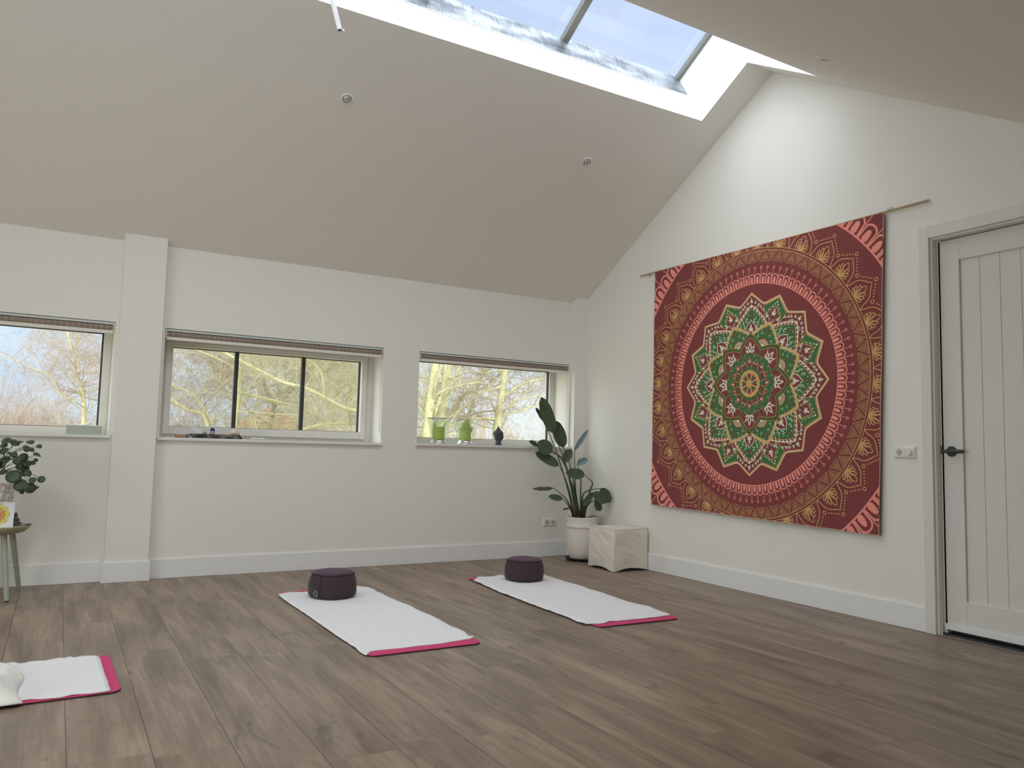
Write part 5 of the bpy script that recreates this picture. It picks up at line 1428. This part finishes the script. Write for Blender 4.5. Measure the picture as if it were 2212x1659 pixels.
# ------------------------------------------------------------------ outside
o = MB().box(-90, 90, .40, 160, -.75, -.65).build('ground', M['ground']); struct(o); o['label'] = 'winter field beyond the windows'
def branch(mb_t, mb_w, p, d, ln, r0, depth, rnd, spread=.8, kids=5, grav=0., thr=.009):
    """one wandering limb with side limbs"""
    k = 6 if depth > 1 else 5; pts = [Vector(p)]; d = Vector(d).normalized()
    for i in range(k):
        d = (d + Vector((rnd.uniform(-1,1), rnd.uniform(-1,1), rnd.uniform(-1,1)))*.22 + Vector((0,0,grav))).normalized()
        pts.append(pts[-1]+d*ln/k)
    rad = [r0*(1-.72*i/k) for i in range(k+1)]
    (mb_t if r0 > thr else mb_w).tube(pts, rad, 6 if r0 > .03 else (4 if r0 > .008 else 3), cap=False)
    if depth <= 0: return
    for j in range(kids):
        u = rnd.uniform(.18, 1.0); i = min(k-1, int(u*k)); q = pts[i].lerp(pts[i+1], u*k-i)
        ax = Vector((rnd.uniform(-1,1), rnd.uniform(-1,1), rnd.uniform(-.7,1))).normalized()
        nd = (pts[i+1]-pts[i]).normalized()*(1-.35*spread)+ax*spread
        branch(mb_t, mb_w, q, nd, ln*rnd.uniform(.38,.62), max(.0017, r0*(1-.6*u)*rnd.uniform(.35,.6)), depth-1, rnd, spread, kids, grav, thr)
def tree(stems, label, seed, bark, twig, depth=3, kids=6, side_len=1.3, nside=9, spread=.8, group=None, name='bare_tree', up=.25, thr=.009):
    """stems: list of (path points, radius at foot, radius at top)"""
    rnd = random.Random(seed); base = Vector(stems[0][0][0])
    t = empty(name, base); tag(t, label, 'tree', group)
    tr, tw, lb = MB(), MB(), MB()
    for path, ra, rb in stems:
        pts = smooth_path([Vector(q)-base for q in path], 5); n = len(pts)
        rad = [(ra+(rb-ra)*i/(n-1))*(1+.10*mnoise.noise(Vector((i*.9,seed,0)))) for i in range(n)]
        tr.tube(pts, rad, 12 if ra > .05 else 8)
        L_ = sum((b-a).length for a, b in zip(pts, pts[1:]))
        ns = max(2, int(nside*L_/3.0))
        for j in range(ns):
            u = rnd.uniform(.08, 1); i = min(n-2, int(u*(n-1))); q = pts[i].lerp(pts[i+1], u*(n-1)-i)
            d = Vector((rnd.uniform(-1,1), rnd.uniform(-.8,.8), rnd.uniform(-.35,.9)+up))
            branch(lb, tw, q, d, side_len*rnd.uniform(.6,1.3), max(.006, rad[i]*rnd.uniform(.16,.34)), depth, rnd, spread, kids, 0, thr)
    tr.build('trunk', bark, t, smooth=True)
    if lb.v: lb.build('limbs', bark, t, smooth=True)
    if tw.v:
        o = tw.build('twigs', twig, t)
    return t
def V(x, y, z): return (x, y, z)
G0 = -.7
# right window: near trees with thick pale trunks
tree([([(1.22,6.50,-0.72), (1.24,6.50,1.16), (1.30,6.50,1.95), (1.40,6.50,2.63), (1.58,6.50,3.92)], 0.085, 0.061), ([(1.37,6.50,1.54), (1.53,6.50,2.13), (1.56,6.50,2.56), (1.62,6.50,3.86)], 0.031, 0.020)], 'thick yellow-green trunk at the far left of the right window', 21, M['barkY'], M['twigY'], 2, 5, .9, 16, group='bare trees outside the right window')
tree([([(1.78,7.20,-0.72), (1.80,7.20,1.18), (1.87,7.20,1.93), (1.96,7.20,2.74), (2.10,7.20,4.03)], 0.099, 0.073), ([(1.87,7.20,1.93), (2.12,7.20,2.39), (2.26,7.20,2.76), (2.71,7.20,3.98)], 0.028, 0.022)], 'thick yellow-green trunk second from the left in the right window', 22, M['barkY'], M['twigY'], 2, 5, .9, 16, group='bare trees outside the right window')
tree([([(2.21,8.30,-0.72), (2.32,8.30,1.10), (2.68,8.30,1.83), (2.94,8.30,2.18), (3.48,8.30,2.76), (4.36,8.30,3.71)], 0.056, 0.033), ([(2.80,8.30,-0.72), (2.87,8.30,1.21), (3.08,8.30,1.94), (3.31,8.30,2.75), (3.67,8.30,4.00)], 0.042, 0.028), ([(2.94,8.30,2.13), (3.27,8.30,2.25), (3.83,8.30,2.69), (4.85,8.30,3.49)], 0.026, 0.019)], 'slanting pale limbs crossing the middle of the right window', 23, M['barkY'], M['twigB'], 3, 5, 1.0, 18, group='bare trees outside the right window')
tree([([(3.25,7.60,-0.72), (3.27,7.60,1.22), (3.36,7.60,2.03), (3.48,7.60,2.80), (3.68,7.60,4.09)], 0.086, 0.060), ([(3.34,7.60,2.01), (3.88,7.60,2.35), (4.57,7.60,2.54), (5.82,7.60,2.89)], 0.035, 0.018), ([(3.30,7.60,1.60), (2.71,7.60,1.57), (2.10,7.60,1.37), (0.87,7.60,0.95)], 0.030, 0.014), ([(3.37,7.60,2.27), (2.90,7.60,2.10), (2.49,7.60,1.80), (1.45,7.60,1.02)], 0.020, 0.014), ([(3.35,7.60,1.65), (3.90,7.60,1.81), (4.58,7.60,2.09), (5.79,7.60,2.58)], 0.025, 0.014)], 'straight pale trunk with level side branches right of centre in the right window', 24, M['barkY'], M['twigB'], 3, 5, 1.1, 18, group='bare trees outside the right window')
# middle window: a dense tangle
tree([([(-1.80,8.00,-0.72), (-1.78,8.00,1.16), (-1.73,8.00,1.85), (-1.73,8.00,2.59), (-1.71,8.00,3.89)], 0.046, 0.029), ([(-1.77,8.00,1.89), (-1.38,8.00,1.81), (-0.71,8.00,1.67), (-0.19,8.00,1.46), (1.02,8.00,0.99)], 0.028, 0.013), ([(-1.74,8.00,2.26), (-2.12,8.00,2.44), (-2.51,8.00,2.57), (-3.74,8.00,2.98)], 0.023, 0.013)], 'upright yellow-green tree behind the left bar of the middle window', 31, M['barkY'], M['twigY'], 3, 5, 1.3, 18, group='tangled trees outside the middle window')
tree([([(0.47,6.80,-0.72), (0.29,6.80,1.30), (-0.31,6.80,1.67), (-0.85,6.80,1.92), (-1.28,6.80,2.01), (-1.66,6.80,2.18), (-2.85,6.80,2.70)], 0.044, 0.020), ([(-0.56,6.80,1.80), (-0.66,6.80,2.25), (-1.07,6.80,2.54), (-2.14,6.80,3.28)], 0.022, 0.012), ([(0.26,7.00,1.67), (-0.18,7.00,1.93), (-0.77,7.00,2.34), (-1.84,7.00,3.07)], 0.031, 0.016)], 'leaning yellow-green bough sweeping across the right panes of the middle window', 32, M['barkY'], M['twigY'], 3, 6, 1.2, 20, group='tangled trees outside the middle window')
tree([([(-1.94,9.00,-0.72), (-2.06,9.00,1.28), (-2.43,9.00,1.56), (-2.71,9.00,1.72), (-3.85,9.00,2.34)], 0.039, 0.022), ([(-1.89,9.00,1.16), (-2.28,9.00,1.78), (-2.73,9.00,2.01), (-3.89,9.00,2.61)], 0.025, 0.013), ([(-0.82,9.30,-0.72), (-1.07,9.30,1.18), (-1.90,9.30,2.35), (-2.18,9.30,2.86), (-2.80,9.30,4.00)], 0.025, 0.014)], 'low slanting boughs in the left pane of the middle window', 33, M['barkY'], M['twigB'], 3, 6, 1.4, 20, group='tangled trees outside the middle window')
tree([([(-0.75,10.00,-0.72), (-0.73,10.00,1.10), (-0.65,10.00,1.72), (-0.87,10.00,2.19), (-1.00,10.00,2.85), (-1.24,10.00,4.12)], 0.043, 0.024), ([(-0.65,10.00,1.72), (-0.21,10.00,2.23), (-0.05,10.00,2.93), (0.24,10.00,4.19)], 0.032, 0.019)], 'dark crooked tree in the centre pane of the middle window', 34, M['barkB'], M['twigY'], 3, 6, 1.4, 20, group='tangled trees outside the middle window')
tree([([(0.10,9.50,-0.72), (0.18,9.50,1.13), (0.44,9.50,1.76), (0.65,9.50,2.74), (0.91,9.50,4.02)], 0.037, 0.024), ([(-0.74,7.50,1.23), (-0.25,7.50,1.37), (0.45,7.50,1.37), (1.75,7.50,1.37)], 0.032, 0.021), ([(0.89,9.50,-0.72), (0.87,9.50,1.15), (0.78,9.50,1.97), (0.90,9.50,2.86), (1.06,9.50,4.15)], 0.032, 0.019)], 'thicket of pale stems in the right pane of the middle window', 35, M['barkY'], M['twigY'], 3, 6, 1.4, 22, group='tangled trees outside the middle window')
# left window: an alder against the sky
tree([([(-3.97,13.00,-0.72), (-3.98,13.00,1.16), (-4.01,13.00,1.76), (-4.08,13.00,2.11), (-4.21,13.00,2.41), (-4.26,13.00,2.76), (-4.37,13.00,3.10), (-4.45,13.00,3.45), (-4.75,13.00,4.71)], 0.049, 0.017), ([(-4.21,13.00,2.41), (-4.15,13.00,2.71), (-4.19,13.00,3.07), (-4.33,13.00,4.36)], 0.018, 0.011), ([(-4.11,13.00,1.74), (-4.47,13.00,1.94), (-4.66,13.00,2.30), (-5.01,13.00,2.45), (-6.21,13.00,2.95)], 0.016, 0.007), ([(-4.05,13.00,1.96), (-3.73,13.00,2.08), (-3.31,13.00,2.00), (-2.04,13.00,1.76)], 0.012, 0.007)], 'slender alder with cone-hung twigs against blue sky in the left window', 41, M['barkY'], M['twigR'], 3, 4, .80, 30, up=.1, name='alder_tree', thr=.013)
def shrub(x0, x1, Y, h, label, seed, mt, n=60, bark=None):
    rnd = random.Random(seed); c = Vector(((x0+x1)/2, Y, G0)); t = empty('shrub', c); tag(t, label, 'shrub', None)
    a, b = MB(), MB()
    for i in range(n):
        q = Vector((rnd.uniform(x0,x1)-c.x, rnd.uniform(-.8,.8), -.02))
        hh = h*rnd.uniform(.55,1)*(1-.5*abs(q.x)/((x1-x0)/2)**1)
        branch(a, b, q, (rnd.uniform(-.45,.45), rnd.uniform(-.3,.3), 1), hh, .013, 3, rnd, .75, 6, .02, .009)
    a.build('stems', bark or M['barkY'], t); b.build('twigs', mt, t)
shrub(-6.96, -4.64, 15, 3.55, 'rounded mass of brown scrub left in the left window', 51, M['twigR'], 60, M['barkB'])
shrub(-4.81, -3.36, 15.5, 2.9, 'brown scrub around the foot of the alder in the left window', 52, M['twigR'], 44, M['barkB'])
shrub(-2.51, -0.26, 13, 3.5, 'scrub seen low in the left and centre panes of the middle window', 53, M['twigB'], 46, M['barkY'])
shrub(-0.26, 2.92, 13, 3.9, 'scrub seen low in the right pane of the middle window', 54, M['twigY'], 60, M['barkY'])
shrub(6.65, 10.75, 14, 2.6, 'dry reddish scrub low at the right of the right window', 55, M['reed'], 44, M['barkB'])
shrub(3.99, 6.80, 14, 2.1, 'pale scrub between the trunks of the right window', 56, M['reed'], 26, M['barkY'])
def house():
    t = empty('brick_house', (4.29, 34, G0)); tag(t, 'orange brick house half hidden behind trees of the middle window', 'house')
    w, hz, pk = 2.10, 2.73, 3.18
    MB().box(0,w,0,6,0,hz).build('wall', M['brick'], t)
    MB().add([(-.2,-.2,hz),(w+.2,-.2,hz),(w/2,-.2,pk),(-.2,6.2,hz),(w+.2,6.2,hz),(w/2,6.2,pk)], [(0,1,2),(3,5,4),(0,2,5,3),(1,4,5,2),(0,3,4,1)]).build('roof', M['roof'], t)
    MB().box(0.51,0.88,.5,1.3,hz*.6,3.46).build('chimney', M['brick'], t)
house()
def reeds():
    rnd = random.Random(77); mb = MB()
    for i in range(11000):
        x = rnd.uniform(-8.38, 15.20); y = rnd.uniform(17.5, 20.5); h = (.9+1.5*rnd.random()**1.6)*(.95+.22*math.sin(x*.9)+.12*math.sin(x*2.3)); w_ = rnd.gauss(0,.38)
        mb.tube([(x,y,G0-.02), (x+w_*.3,y,G0+h*.55), (x+w_,y+rnd.uniform(-.1,.1),G0+h)], [.005,.0045,.004], 3, cap=False)
    o = mb.build('dry_reeds', M['reed'])
    tag(o, 'belt of dry brown reeds low behind the trees', 'reeds', None, 'stuff')
reeds()
